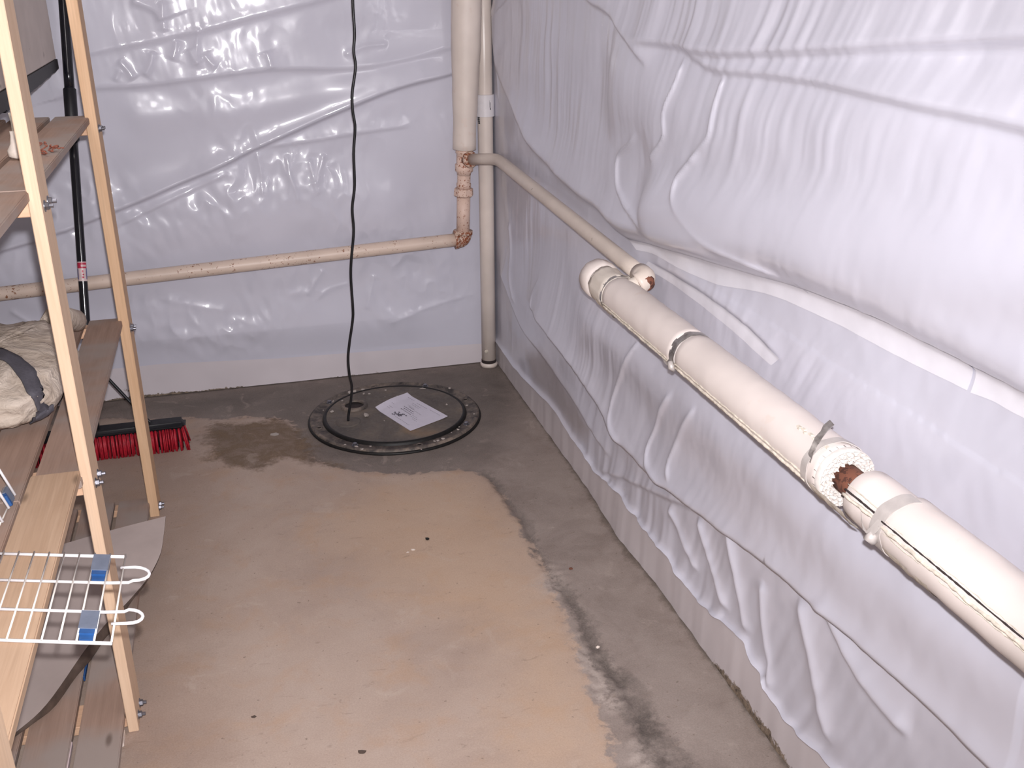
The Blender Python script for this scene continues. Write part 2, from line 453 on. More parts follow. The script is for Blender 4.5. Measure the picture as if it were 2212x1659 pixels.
# ------------------------------------------------------------------ floor
def floor_mat():
    t = NT('basement_concrete_floor'); v = t.coord()
    e1 = t.noise(v, 9, 5, 0.65); e2 = t.noise(v, 45, 4, 0.7)
    wob = t.math('ADD', t.math('MULTIPLY', t.math('SUBTRACT', e1, 0.5), 0.10), t.math('MULTIPLY', t.math('SUBTRACT', e2, 0.5), 0.05))
    def zone(name, lo, hi, k=1.0):
        return t.math('SUBTRACT', 1.0, t.smooth(t.math('ADD', t.attr(name), t.math('MULTIPLY', wob, k * 1.35)), lo, hi))
    # old slab: grey-brown with rust-tan clouds
    b1 = t.noise(v, 2.3, 5, 0.62, 0.6); b2 = t.noise(v, 7.5, 5, 0.65, 0.3)
    slab = t.ramp(b1, [(0.30, (0.365, 0.272, 0.226, 1)), (0.50, (0.440, 0.338, 0.280, 1)), (0.70, (0.480, 0.382, 0.325, 1))])
    slab = t.mix(t.math('MULTIPLY', t.smooth(b2, 0.47, 0.72), 0.5), slab, (0.46, 0.295, 0.190, 1))
    slab = t.mix(t.math('MULTIPLY', zone('tan', -0.16, 0.16, 1.6), 0.5), slab, (0.56, 0.375, 0.24, 1))
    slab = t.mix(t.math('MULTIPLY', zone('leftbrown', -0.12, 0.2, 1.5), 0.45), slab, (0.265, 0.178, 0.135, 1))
    # newer trench concrete
    g1 = t.noise(v, 5.0, 6, 0.68, 0.4)
    tr = t.ramp(g1, [(0.28, (0.195, 0.155, 0.138, 1)), (0.50, (0.285, 0.235, 0.212, 1)), (0.72, (0.345, 0.290, 0.262, 1))])
    damp = zone('damp', -0.12, 0.16, 1.2)
    dk = t.ramp(g1, [(0.3, (0.082, 0.072, 0.068, 1)), (0.7, (0.150, 0.130, 0.118, 1))])
    tr = t.mix(t.math('MULTIPLY', damp, 0.82), tr, dk)
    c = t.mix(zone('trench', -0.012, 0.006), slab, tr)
    # whitish scraped mortar beside the joint
    c = t.mix(t.math('MULTIPLY', zone('white', -0.02, 0.03, 1.3), t.smooth(e2, 0.36, 0.58)), c, (0.43, 0.365, 0.33, 1))
    # dark dirty joint
    c = t.mix(t.math('MULTIPLY', zone('joint', -0.012, 0.022, 0.9), t.math('ADD', 0.35, t.math('MULTIPLY', t.smooth(e1, 0.35, 0.62), 0.6))), c, (0.075, 0.064, 0.060, 1))
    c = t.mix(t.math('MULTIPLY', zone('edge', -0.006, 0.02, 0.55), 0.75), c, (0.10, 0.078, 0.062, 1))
    # brown seep stain
    st = zone('stain', -0.03, 0.03, 1.4)
    s1 = t.noise(v, 14, 5, 0.7, 0.5)
    c = t.mix(t.math('MULTIPLY', st, t.math('ADD', 0.62, t.math('MULTIPLY', t.smooth(s1, 0.35, 0.6), 0.36))), c, t.ramp(s1, [(0.35, (0.070, 0.042, 0.022, 1)), (0.65, (0.165, 0.105, 0.058, 1))]))
    # dry pale rings in the stain, small spots
    vo = t.n('ShaderNodeTexVoronoi'); t.l(v, vo.inputs['Vector']); vo.inputs['Scale'].default_value = 9.0
    pick = t.math('GREATER_THAN', t.n('ShaderNodeSeparateColor').outputs[0], 2)
    sp = t.math('SUBTRACT', 1.0, t.smooth(vo.outputs['Distance'], 0.02, 0.085))
    c = t.mix(t.math('MULTIPLY', sp, t.math('MULTIPLY', t.smooth(e1, 0.52, 0.6), 0.35)), c, (0.13, 0.085, 0.060, 1))
    scf = t.noise(t.coord((1.0, 2.6, 1.0), rot=(0, 0, 0.5)), 16, 5, 0.72, 0.8)
    c = t.mix(t.math('MULTIPLY', t.smooth(scf, 0.60, 0.72), 0.40), c, (0.17, 0.118, 0.09, 1))
    spk = t.noise(v, 75, 2, 0.5)
    c = t.mix(t.math('MULTIPLY', t.smooth(spk, 0.70, 0.76), 0.55), c, (0.11, 0.075, 0.058, 1))
    pal = t.noise(v, 8.5, 4, 0.7, 1.0)
    c = t.mix(t.math('MULTIPLY', t.smooth(pal, 0.58, 0.72), 0.28), c, (0.56, 0.47, 0.41, 1))
    fine = t.noise(v, 260, 3, 0.7)
    c = t.mix(0.16, c, t.ramp(fine, [(0.3, (0.12, 0.09, 0.075, 1)), (0.7, (0.58, 0.47, 0.39, 1))]))
    h = t.math('ADD', t.math('MULTIPLY', e2, 0.6), t.math('MULTIPLY', fine, 0.3))
    t.bump(h, 0.30, 0.003)
    t.set(c, t.ramp(e1, [(0.3, (0.62,) * 3), (0.7, (0.85,) * 3)]), 0, 0.3)
    return t.m

def fpts(pix, z=0.0): return [at(x, y, 2, z)[:2] for x, y in pix]
xs = np.unique(np.concatenate([np.linspace(-2.7, -2.05, 8), np.arange(-2.0, 0.03, 0.008)]))
ys = np.unique(np.concatenate([np.linspace(-6.3, -3.2, 14), np.arange(-3.1, 0.03, 0.008)]))
X, Y = np.meshgrid(xs, ys, indexing='ij')
edge_tr = fpts([(230, 905), (300, 905), (403, 903), (500, 905), (590, 900), (627, 911), (639, 939), (648, 968), (676, 996), (729, 1008), (770, 1017), (831, 1023),
                (892, 1025), (973, 1015), (1020, 1017), (1046, 1030), (1081, 1065), (1116, 1109), (1140, 1174), (1165, 1229), (1195, 1293), (1220, 1358), (1245, 1423),
                (1275, 1497), (1300, 1562), (1332, 1659)])
tr_poly = [(-2.8, edge_tr[0][1])] + [tuple(p) for p in edge_tr] + [(-0.28, -3.2), (-0.15, -6.4), (0.3, -6.4), (0.3, 0.3), (-2.8, 0.3)]
sd_tr = poly_sd(X, Y, tr_poly)
joint = smooth_line(fpts([(1052, 1022), (1075, 1050), (1100, 1085), (1137, 1134), (1176, 1219), (1222, 1273), (1262, 1348), (1297, 1423), (1346, 1477), (1380, 1540), (1410, 1595), (1455, 1656), (1475, 1700)]))
jd, jside, jt = line_dist(X, Y, joint)
jw = 0.008 + 0.030 * np.clip((jt - 0.45) * 2, 0, 1)
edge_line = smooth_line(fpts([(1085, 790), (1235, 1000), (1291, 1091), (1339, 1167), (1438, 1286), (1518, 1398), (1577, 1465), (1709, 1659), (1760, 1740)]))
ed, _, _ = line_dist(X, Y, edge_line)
damp = fpts([(600, 830), (860, 800), (1075, 782), (1110, 830), (1100, 900), (1060, 960), (1000, 1000), (900, 1020), (780, 1010), (690, 995), (640, 950), (560, 900), (230, 885), (230, 868)])
stain = fpts([(440, 940), (470, 918), (540, 915), (600, 905), (650, 925), (690, 985), (740, 1005), (680, 1000), (600, 990), (560, 1012), (500, 1010), (450, 990)])
tan = fpts([(1000, 1025), (1046, 1035), (1116, 1115), (1195, 1300), (1245, 1430), (1320, 1659), (1120, 1659), (1120, 1400), (900, 1300), (700, 1150), (800, 1050)])
white = [fpts([(1165, 1235), (1205, 1230), (1222, 1268), (1200, 1282), (1165, 1262)]),
         fpts([(1240, 1380), (1275, 1400), (1320, 1470), (1350, 1510), (1320, 1530), (1280, 1480)]), fpts([(1360, 1600), (1410, 1590), (1440, 1659), (1380, 1659)])]
sd_white = np.min([poly_sd(X, Y, p) for p in white], axis=0)
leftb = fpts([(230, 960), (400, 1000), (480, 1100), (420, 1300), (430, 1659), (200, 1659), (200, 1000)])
Z = -0.006 * np.exp(-(jd / 0.012) ** 2) - 0.004 / (1 + np.exp(np.clip(sd_tr / 0.006, -40, 40))) + 0.0012 * fbm(X * 9, Y * 9, 5)
Z = Z + 0.004 * np.exp(-(np.minimum(sd_white, 0.05) / 0.03) ** 2) * (0.5 + fbm(X * 40, Y * 40, 9)) * (sd_white < 0.04)
Z = np.minimum(Z, 0.0)
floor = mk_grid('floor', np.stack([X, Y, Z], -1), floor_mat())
floor['kind'] = 'structure'
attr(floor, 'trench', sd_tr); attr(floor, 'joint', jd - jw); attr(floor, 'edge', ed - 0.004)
attr(floor, 'damp', poly_sd(X, Y, damp)); attr(floor, 'stain', poly_sd(X, Y, stain)); attr(floor, 'tan', poly_sd(X, Y, tan))
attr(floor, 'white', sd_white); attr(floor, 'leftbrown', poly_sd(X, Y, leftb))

# ------------------------------------------------------------------ walls and ceiling behind everything
def slab(name, x0, x1, y0, y1, z0, z1, mat):
    o = mk_bm(name, box_bm(x0, x1, y0, y1, z0, z1, 0), mat); o['kind'] = 'structure'; return o
slab('wall_right', 0.03, 0.2, -6.5, 0.2, -0.05, 2.3, MT['concrete'])
slab('wall_back', -2.9, 0.03, 0.03, 0.2, -0.05, 2.3, MT['concrete'])
slab('wall_left', -2.9, -2.7, -6.5, 0.03, -0.05, 2.3, MT['concrete'])
slab('wall_front', -2.9, 0.03, -6.5, -6.3, -0.05, 2.3, MT['concrete'])
slab('ceiling', -2.9, 0.2, -6.5, 0.2, 2.3, 2.4, MT['ceiling'])

# ------------------------------------------------------------------ plastic sheeting
def fold_field(U, W, feats, conv):
    D = np.zeros(U.shape)
    for kind, amp, wd, pix, *ex in feats:
        w2 = ex[0] if ex else 0.15
        pl = smooth_line([conv(p) for p in pix])
        R = {'ridge': 5 * wd, 'tube': 2.6 * wd, 'step': max(4 * wd, 3.2 * w2)}[kind]
        lo = pl.min(0) - R; hi = pl.max(0) + R
        m = (U > lo[0]) & (U < hi[0]) & (W > lo[1]) & (W < hi[1])
        if not m.any(): continue
        d, s, t = line_dist(U[m], W[m], pl)
        s = np.where(s == 0, 1, s) * d
        taper = np.clip(t / 0.12, 0, 1) * np.clip((1 - t) / 0.12, 0, 1)
        taper = taper * taper * (3 - 2 * taper)
        if kind in ('step', 'tube') and len(ex) > 1:      # open ends where a fold runs out of the sheet
            if 'a' in ex[1]: taper = np.where(t < 0.5, 1, taper)
            if 'b' in ex[1]: taper = np.where(t > 0.5, 1, taper)
        if kind == 'ridge': q = np.exp(-np.sqrt((d / wd) ** 2 + 0.05))
        elif kind == 'tube': q = np.exp(-(d / wd) ** 2)
        else:
            q = 0.5 * (1 + np.tanh(s / wd)) * np.exp(-np.clip(s, 0, None) / w2)
            endf = np.clip(1 - np.where((t <= 0) | (t >= 1), (d - np.abs(s) * 0) / R, 0), 0, 1)
            q = q * endf
        D[m] += amp * q * taper
    return D

def cu(p):
    a = at(p[0], p[1], 0, -0.02); return (-a[1], a[2])
def cb(p):
    a = at(p[0], p[1], 1, -0.012); return (a[0], a[2])

RW = [
 # kind, amplitude, width, pixels, (decay, open ends)
 ('step', .016, .007, [(1215, -60), (1268, 0), (1315, 31), (1345, 65), (1372, 91), (1425, 150)], .12, 'a'),
 ('step', .020, .007, [(1372, 91), (1430, 96), (1477, 102), (1581, 117), (1789, 112), (2000, 100), (2212, 91), (2400, 80)], .16, 'b'),
 ('step', .016, .006, [(1477, 104), (1520, 128), (1555, 148), (1596, 156), (1685, 164), (1800, 180), (1867, 193), (1971, 216), (2050, 234), (2212, 266), (2350, 300)], .10, 'b'),
 ('step', .034, .030, [(1380, 455), (1480, 492), (1600, 530), (1750, 590), (1900, 655), (2050, 730), (2220, 815), (2450, 950)], .15, 'b'),
 ('ridge', .009, .006, [(1492, 117), (1490, 150), (1484, 193), (1471, 245), (1466, 297), (1425, 349)]),
 ('ridge', .007, .006, [(1591, 156), (1588, 190), (1583, 224), (1573, 292), (1550, 323), (1530, 355)]),
 ('ridge', .014, .007, [(1555, 320), (1520, 365), (1508, 391), (1513, 432), (1534, 469), (1581, 521), (1664, 570), (1720, 600)]),
 ('ridge', .009, .006, [(1393, 286), (1370, 312), (1342, 339), (1346, 396), (1360, 425), (1378, 450), (1425, 495)]),
 ('step', .032, .016, [(1066, 40), (1078, 140), (1104, 216), (1140, 300), (1164, 333), (1205, 378), (1245, 412), (1300, 452), (1352, 490), (1430, 512), (1500, 532), (1581, 560), (1660, 590)], .10, 'a'),
 ('step', .016, .006, [(1280, 455), (1352, 510), (1410, 528), (1477, 542), (1633, 589), (1737, 620), (1893, 682), (2000, 735), (2102, 787), (2212, 838), (2400, 930)], .22, 'b'),
 ('step', .006, .004, [(1393, 563), (1450, 592), (1513, 630), (1582, 680), (1640, 735), (1690, 790)], .05),
 ('tube', .030, .12, [(1290, 150), (1500, 240), (1700, 270), (2000, 320), (2400, 380)], .15, 'b'),
 ('tube', .034, .075, [(1400, 450), (1560, 480), (1800, 510), (2212, 570), (2400, 600)], .15, 'b'),
 ('tube', .020, .09, [(1230, 640), (1400, 800), (1600, 980), (1800, 1150), (2000, 1300), (2250, 1480)], .15, 'b'),
 ('step', .036, .007, [(1128, 640), (1155, 670), (1200, 727), (1238, 775), (1276, 831), (1309, 882), (1340, 940), (1380, 982), (1418, 1020), (1466, 1060), (1538, 1115), (1617, 1175), (1697, 1235), (1816, 1338), (1980, 1480), (2100, 1590), (2200, 1690)], .13, 'b'),
 ('step', .012, .006, [(1082, 600), (1110, 680), (1140, 730), (1200, 813), (1238, 869), (1284, 945), (1320, 1000)], .06, 'a'),
 ('ridge', .008, .006, [(1395, 720), (1375, 765), (1357, 801), (1339, 844), (1333, 889), (1342, 927), (1366, 965)]),
 ('ridge', .008, .006, [(1470, 840), (1450, 870), (1433, 902), (1415, 958), (1420, 1000), (1440, 1030), (1466, 1062)]),
 ('ridge', .007, .006, [(1520, 875), (1495, 915), (1473, 955), (1460, 1000), (1468, 1045)]),
 ('ridge', .006, .006, [(1168, 600), (1152, 640), (1158, 675), (1182, 710)]),
 ('step', .012, .006, [(1283, 1015), (1347, 1038), (1395, 1058), (1438, 1076), (1498, 1103), (1545, 1122)], .03),
 ('ridge', .012, .016, [(1570, 1130), (1580, 1200), (1592, 1280), (1604, 1378)]),
 ('ridge', .010, .014, [(1640, 1250), (1642, 1330), (1650, 1400), (1660, 1500)]),
 ('step', .016, .010, [(1770, 1300), (1800, 1370), (1845, 1455), (1900, 1530), (1960, 1600)], .03),
 ('ridge', .012, .016, [(1500, 1110), (1520, 1180), (1545, 1260), (1565, 1330)]),
 ('ridge', .010, .014, [(1440, 1090), (1455, 1130), (1480, 1190), (1500, 1240)]),
 ('ridge', .012, .02, [(1720, 1280), (1740, 1380), (1760, 1500), (1790, 1620)]),
 ('ridge', .008, .012, [(1095, 470), (1100, 540), (1098, 600), (1110, 660)]),
 ('ridge', .012, .012, [(1062, 0), (1066, 80), (1070, 160), (1074, 230)]),
]
HEM = smooth_line([cu(p) for p in [(1075, 745), (1110, 790), (1150, 835), (1195, 885), (1230, 940), (1265, 985), (1287, 1020), (1323, 1056), (1378, 1127), (1430, 1187), (1482, 1270), (1538, 1330),
                   (1593, 1378), (1613, 1414), (1649, 1469), (1655, 1492), (1705, 1565), (1796, 1656), (1900, 1750)]])
us = np.unique(np.concatenate([np.arange(0.012, 3.35, 0.0052), np.linspace(3.35, 6.3, 60)]))
tv = np.unique(np.concatenate([np.linspace(0, 0.72, 300), np.linspace(0.72, 1, 40)]))
hem = np.interp(us, HEM[:, 0], HEM[:, 1])
hem = np.maximum(hem, 0.03) + 0.004 * perlin(us * 9, us * 0, 4)
U = np.repeat(us[:, None], len(tv), 1)
W = hem[:, None] + tv[None, :] * (2.28 - hem[:, None])
BR0, BR1 = cu((1074, 343)), cu((1392, 600))
def right_disp(U, W):
    D = 0.010 + 1.25 * fold_field(U, W, RW, cu)
    # vertical ripples fanning out of the stretched folds, only where the photo shows them
    lean = -(0.10 + 0.30 * np.clip((U - 1.2) / 0.8, 0, 1.3)) * (np.minimum(W, 1.26) - 0.9) + 0.06 * fbm(U * 1.3, W * 1.7, 21, 2)
    def patch(cx, cy, sx_, sy_, ang=0.0):
        a = cu((cx, cy)); du = U - a[0]; dw = W - a[1]
        return np.exp(-(du / sx_) ** 2 - (dw / sy_) ** 2)
    m = np.zeros(U.shape)
    for q in [(1240, 150, .55, .20), (1480, 40, .45, .12), (1700, 40, .3, .10), (1700, 290, .35, .09), (1850, 640, .3, .06), (1250, 720, .35, .16), (1130, 480, .16, .2),
              (1560, 660, .2, .06), (1700, 760, .14, .07)]:
        m = np.maximum(m, patch(*q))
    var = np.clip(0.6 + 1.0 * perlin(U * 3.1, W * 3.0, 31), 0.1, 1)
    rip = fbm((U + lean) / 0.034, W / 0.60, 41, 2)
    rip2 = fbm((U + 0.8 * lean) / 0.070, W / 0.7, 51, 2)
    D = D + (0.0032 * rip + 0.0040 * rip2) * (0.08 + 0.92 * m * var)
    hemz = np.interp(U, us, hem)
    D = D + 0.008 * rip2 * np.exp(-((W - hemz) / 0.14)) * np.clip((U - 0.9) / 0.8, 0.12, 1)
    D = D + 0.006 * fbm(U * 3.1, W * 4.2, 61, 2) + 0.0007 * fbm(U * 18, W * 13, 71, 2)
    k = np.clip(U / 0.22, 0, 1); k = k * k * (3 - 2 * k)
    D = 0.004 + (D - 0.004) * (0.12 + 0.88 * k)
    # behind the pipes the sheet is pressed flat enough to clear them
    pz = np.exp(-((W - 0.813) / 0.075) ** 2) / (1 + np.exp(-(U - 1.45) / 0.05))
    bd, _, bt = line_dist(U, W, np.array([BR0, BR1]))
    lim = 0.095 - 0.041 * pz
    lim = np.minimum(lim, 0.024 + 0.07 * np.clip((bd - 0.03) / 0.10, 0, 1))
    q = lim * 0.6
    D = np.where(D > q, q + (lim - q) * np.tanh((D - q) / (lim - q)), D)
    return np.maximum(D, 0.002)
D = right_disp(U, W)
D += 0.012 * np.exp(-(W - hem[:, None]) / 0.009)
sheet_r = mk_grid('plastic_sheet', np.stack([-D, -U, W], -1), MT['poly_right'], flip=True)
tag(sheet_r, 'wrinkled white plastic sheeting draped over the right wall behind the insulated pipe', 'plastic sheet')
brown_tone = np.zeros(U.shape)  # grey-brown tone mixed into the sheet in soft patches
for pts, k in [([(1135, 770), (1165, 760), (1190, 800), (1235, 870), (1265, 930), (1240, 940), (1190, 870), (1150, 820)], .75),
               ([(1085, 120), (1110, 190), (1100, 300), (1075, 250)], .35), ([(1095, 330), (1150, 420), (1110, 480), (1080, 400)], .4)]:
    brown_tone = np.maximum(brown_tone, k * (1 - np.clip((poly_sd(U, W, [cu(p) for p in pts]) + 0.02) / 0.06, 0, 1)))
attr(sheet_r, 'brown_tone', brown_tone)

BW = [
 ('step', .011, .008, [(120, 215), (200, 194), (317, 187), (433, 171), (589, 152), (744, 150), (850, 135), (958, 109), (1010, 95)], .06, 'ab'),
 ('step', .009, .008, [(60, 150), (200, 117), (355, 86), (450, 65), (550, 39), (705, 0), (780, -20)], .05, 'ab'),
 ('step', .024, .006, [(-80, 560), (0, 542), (83, 518), (124, 503), (160, 491), (228, 463), (304, 433), (375, 402), (472, 361), (550, 323), (628, 288), (744, 237), (861, 190), (960, 165), (1010, 150)], .045, 'ab'),
 ('step', .008, .005, [(240, 492), (270, 480), (354, 440), (440, 400), (500, 372)], .02),
 ('step', .008, .006, [(560, 322), (630, 312), (700, 302), (800, 285), (900, 272)], .03),
 ('ridge', .007, .009, [(550, 322), (560, 350), (565, 385), (567, 425)]),
 ('ridge', .009, .010, [(618, 330), (626, 375), (640, 415), (645, 440)]),
 ('ridge', .007, .010, [(668, 340), (680, 400), (690, 420)]),
 ('ridge', .006, .010, [(700, 330), (690, 370), (680, 400)]),
 ('ridge', .006, .008, [(260, 205 - 55), (255, 160), (250, 175)]),
 ('ridge', .008, .012, [(255, 130), (275, 150), (290, 172)]),
 ('ridge', .008, .012, [(330, 110), (325, 140), (312, 165)]),
 ('ridge', .008, .012, [(382, 85), (378, 110), (372, 130)]),
 ('ridge', .008, .012, [(408, 105), (418, 125), (428, 140)]),
 ('ridge', .007, .012, [(440, 115), (452, 132), (468, 145)]),
 ('ridge', .006, .012, [(350, 0), (352, 30), (355, 70)]),
 ('ridge', .006, .01, [(430, 60), (425, 100), (430, 150)]),
 ('ridge', .008, .012, [(575, 110), (582, 130), (587, 150)]),
 ('ridge', .006, .010, [(740, 120), (790, 100), (840, 95)]),
 ('step', .010, .008, [(280, 5), (330, 25), (345, 50)], .04),
 ('ridge', .006, .012, [(830, 700), (900, 672), (960, 652), (1040, 632)]),
 ('ridge', .005, .010, [(760, 610), (710, 625), (680, 650)]),
 ('ridge', .007, .012, [(700, 580), (680, 610), (660, 640)]),
 ('ridge', .006, .012, [(810, 590), (800, 630), (790, 670)]),
 ('ridge', .008, .010, [(20, 665), (60, 690), (90, 705), (130, 720)]),
 ('ridge', .006, .02, [(330, 640), (420, 660), (500, 672)]),
 ('tube', .026, .13, [(60, 620), (250, 520), (500, 470), (760, 450), (930, 440)], .1, 'a'),
 ('tube', .020, .11, [(60, 760), (250, 735), (500, 722), (760, 712), (960, 690)], .1, 'a'),
 ('tube', .008, .05, [(300, 250), (500, 240), (700, 200), (900, 150)], .1, 'ab'),
]
xb = np.unique(np.concatenate([np.linspace(-2.68, -2.12, 14), np.arange(-2.1, -0.011, 0.0048)]))
zb = np.unique(np.concatenate([np.arange(0.06, 1.56, 0.0048), np.linspace(1.56, 2.28, 24)]))
XB, ZB = np.meshgrid(xb, zb, indexing='ij')
def back_disp(XB, ZB):
    D = 0.010 + fold_field(XB, ZB, BW, cb)
    D = D + 0.0060 * fbm(XB * 3.6, ZB * 3.6, 81, 2)
    low = np.clip((1.25 - ZB) / 0.5, 0.22, 1)
    m = np.clip(0.25 + 1.5 * perlin(XB * 2.7 + 3, ZB * 3.1, 101), 0, 1)
    # crumples: thin creased dents in patches
    cr = 1 - np.abs(fbm(XB * 11, ZB * 8, 91, 2)) * 1.6
    D = D + low * 0.0075 * m * np.clip(cr, -0.4, 1)
    m2 = np.clip(0.1 + 1.6 * perlin(XB * 3.3 + 9, ZB * 3.7, 121), 0, 1)
    D = D + m2 * 0.0048 * low * fbm((XB + 0.25 * ZB) * 15, ZB * 9, 111, 2)
    m3 = np.exp(-((ZB - 1.33) / 0.16) ** 2) * np.clip((-XB - 0.55) / 0.5, 0, 1)
    D = D + m3 * 0.0011 * fbm((XB + 0.15 * ZB) / 0.045, ZB / 0.14, 151, 2)
    k = np.clip(-XB / 0.25, 0, 1); k = k * k * (3 - 2 * k)
    D = 0.004 + (D - 0.004) * (0.15 + 0.85 * k)
    lim = 0.044
    D = np.where(D > lim * 0.7, lim * 0.7 + (lim * 0.3) * np.tanh((D - lim * 0.7) / (lim * 0.3)), D)
    return np.maximum(D, 0.002)
DB = back_disp(XB, ZB)
DB = 0.006 + (DB - 0.006) * np.clip((ZB - 0.10) / 0.14, 0.1, 1)
sheet_b = mk_grid('plastic_sheet', np.stack([XB, -DB, ZB], -1), MT['poly_back'], flip=False)
tag(sheet_b, 'shiny creased white plastic sheeting on the back wall behind the hanging cord', 'plastic sheet')
attr(sheet_b, 'brown_tone', np.zeros(XB.shape))

# tape strips stuck along the seams of the right wall's sheet
def tape(pixA, pixB, n, name='tape_strip'):
    A = smooth_line([cu(p) for p in pixA], 8); B = smooth_line([cu(p) for p in pixB], 8)
    def res(L):
        s = np.concatenate([[0], np.cumsum(np.hypot(*np.diff(L, axis=0).T))]); q = np.linspace(0, s[-1], n)
        return np.stack([np.interp(q, s, L[:, 0]), np.interp(q, s, L[:, 1])], -1)
    A, B = res(A), res(B)
    k = np.linspace(0, 1, 8)[None, :, None]
    P = A[:, None] * (1 - k) + B[:, None] * k
    d = right_disp(P[..., 0], P[..., 1]); d = d + 0.0012
    e = np.pad(d[:, 1:-1], ((0, 0), (1, 1)), mode='edge')
    d = np.maximum(d, 0.9 * e)
    return mk_grid(name, np.stack([-d, -P[..., 0], P[..., 1]], -1), MT['tape'], sheet_r, flip=False)
tA = [(1352, 512), (1414, 530), (1477, 545), (1633, 592), (1737, 623), (1893, 685), (2000, 738), (2098, 788)]
tB = [(1372, 540), (1414, 552), (1480, 585), (1550, 615), (1659, 638), (1800, 703), (1945, 781), (2075, 845)]
tape(tA, tB, 110)
tape([(2104, 792), (2160, 815), (2212, 842), (2300, 885)], [(2082, 850), (2130, 868), (2180, 895), (2280, 945)], 40)
tape([(1395, 565), (1450, 594), (1513, 632), (1582, 682), (1640, 737), (1678, 775)], [(1385, 578), (1440, 610), (1505, 655), (1570, 708), (1625, 760), (1660, 790)], 60)

# base seal strips (structure)
def base_right():
    tr = np.array([at(x, y, 2, 0.0) for x, y in [(1080, 785), (1235, 1000), (1291, 1091), (1339, 1167), (1438, 1286), (1518, 1398), (1577, 1465), (1709, 1659), (1800, 1790)]])
    u = np.arange(0.012, 4.2, 0.008); v = np.linspace(0, 1, 26)
    hh = np.interp(u, us, hem) + 0.035
    x0 = np.minimum(np.interp(u, -tr[::1, 1], tr[:, 0]), -0.004)
    Uv = np.repeat(u[:, None], len(v), 1); Zv = v[None, :] * hh[:, None]
    x1 = -0.003
    Xv = x0[:, None] * (1 - v) + x1 * v + -0.0025 * fbm(Uv / 0.07, Zv / 0.5, 131, 2) * (1 - v * 0.7)
    Xv = np.minimum(Xv, -0.001)
    o = mk_grid('baseboard_right', np.stack([Xv, -Uv, Zv], -1), MT['strip_right'], flip=True)
    o['kind'] = 'structure'
    mold = np.exp(-(Zv / (0.012 + .045 * np.exp(-((Uv - 2.32) / 0.25) ** 2))) ** 2) * np.clip(0.55 + 0.5 * np.exp(-((Uv - 2.32) / 0.25) ** 2) + 0.25 * np.exp(-((Uv - 1.7) / 0.2) ** 2), 0, 1)
    attr(o, 'mold', mold * 1.15)
base_right()
def base_back():
    x = np.arange(-2.69, -0.014, 0.008); v = np.linspace(0, 1, 22)
    tops = np.array([at(*p, 1, -0.016) for p in [(0, 815), (250, 797), (350, 787), (600, 775), (850, 756), (1041, 743)]])
    top = np.interp(x, tops[:, 0], tops[:, 2])
    fl = np.array([at(*p, 2, 0.0) for p in [(230, 866), (400, 848), (640, 824), (860, 800), (1041, 780)]])
    y0 = np.minimum(np.interp(x, fl[:, 0], fl[:, 1]), -0.006)
    Xv = np.repeat(x[:, None], len(v), 1); Zv = v[None, :] * top[:, None]
    Yv = y0[:, None] * (1 - v) + -0.0115 * v - 0.0015 * fbm(Xv / 0.2, Zv / 0.2, 141, 2)
    o = mk_grid('baseboard_back', np.stack([Xv, Yv, Zv], -1), MT['strip_back'], flip=False)
    o['kind'] = 'structure'
    mold = np.exp(-Zv / 0.030) * np.clip(0.72 + 0.8 * np.exp(-((Xv + 1.42) / 0.16) ** 2) + 0.35 * np.exp(-((Xv + 1.12) / 0.12) ** 2) + .25 * np.exp(-((Xv + .65) / .2) ** 2), 0, 1.3)
    mold = np.maximum(mold, 0.95 * np.exp(-((Xv + 1.5) / 0.09) ** 2 - ((Zv - 0.035) / 0.03) ** 2))
    attr(o, 'mold', mold)
base_back()

# ------------------------------------------------------------------ plumbing in the corner
def bend(p, a, b, r, n=8):
    """quarter-bend points around corner p between directions to a and b"""
    p = np.array(p, float); da = np.array(a, float) - p; db = np.array(b, float) - p
    da /= np.linalg.norm(da); db /= np.linalg.norm(db)
    s = p + da * r; e = p + db * r
    return [(1 - t) ** 2 * s + 2 * t * (1 - t) * p + t * t * e for t in np.linspace(0, 1, n)]

YR = -0.102
rx = lambda py, px: at(px, py, 1, YR)
topR = at(1008, 0, 1, YR); botR = at(1003, 322, 1, YR); teeP = at(1003, 345, 1, YR); unionP = at(1001, 416, 1, YR); elbP = at(1000, 516, 1, YR)
ax = (botR - topR) / np.linalg.norm(botR - topR)
riser = thing('insulated_riser_pipe', 'upright insulated cream pipe with rusty fittings, hanging in the wall corner', 'pipe', tuple(elbP))
prof = []
Ltop = 0.85
L = np.linalg.norm(botR - topR)
start = topR - ax * Ltop
for t in np.linspace(0, Ltop + L, 60):
    k = t / (Ltop + L)
    q_ = (t - Ltop) / L; r = 0.0555 if q_ < .3 else 0.0555 - .0115 * min(1, (q_ - .3) / .55) ** .8
    prof.append((t, r))
prof += [(Ltop + L + 0.002, 0.040), (Ltop + L + 0.002, 0.028)]
mk('insulation_jacket', *lathe(start, ax, prof, 40, 0.0013, 3, nscale=16), MT['canvas_v'], riser)
mb = MB()
for (px, py) in [(1012, 25), (1012, 31), (1013, 36), (1012, 41)]:
    p = at(px, py, 1, YR - 0.052); mb.add_bm(box_bm(p[0] - .0022, p[0] + .0022, p[1] - .0006, p[1] + .004, p[2] - .003, p[2] + .003, 0.0005))
mk('printed_mark', mb.v, mb.f, MT['mark'], riser, False)['kind'] = 'stuff'
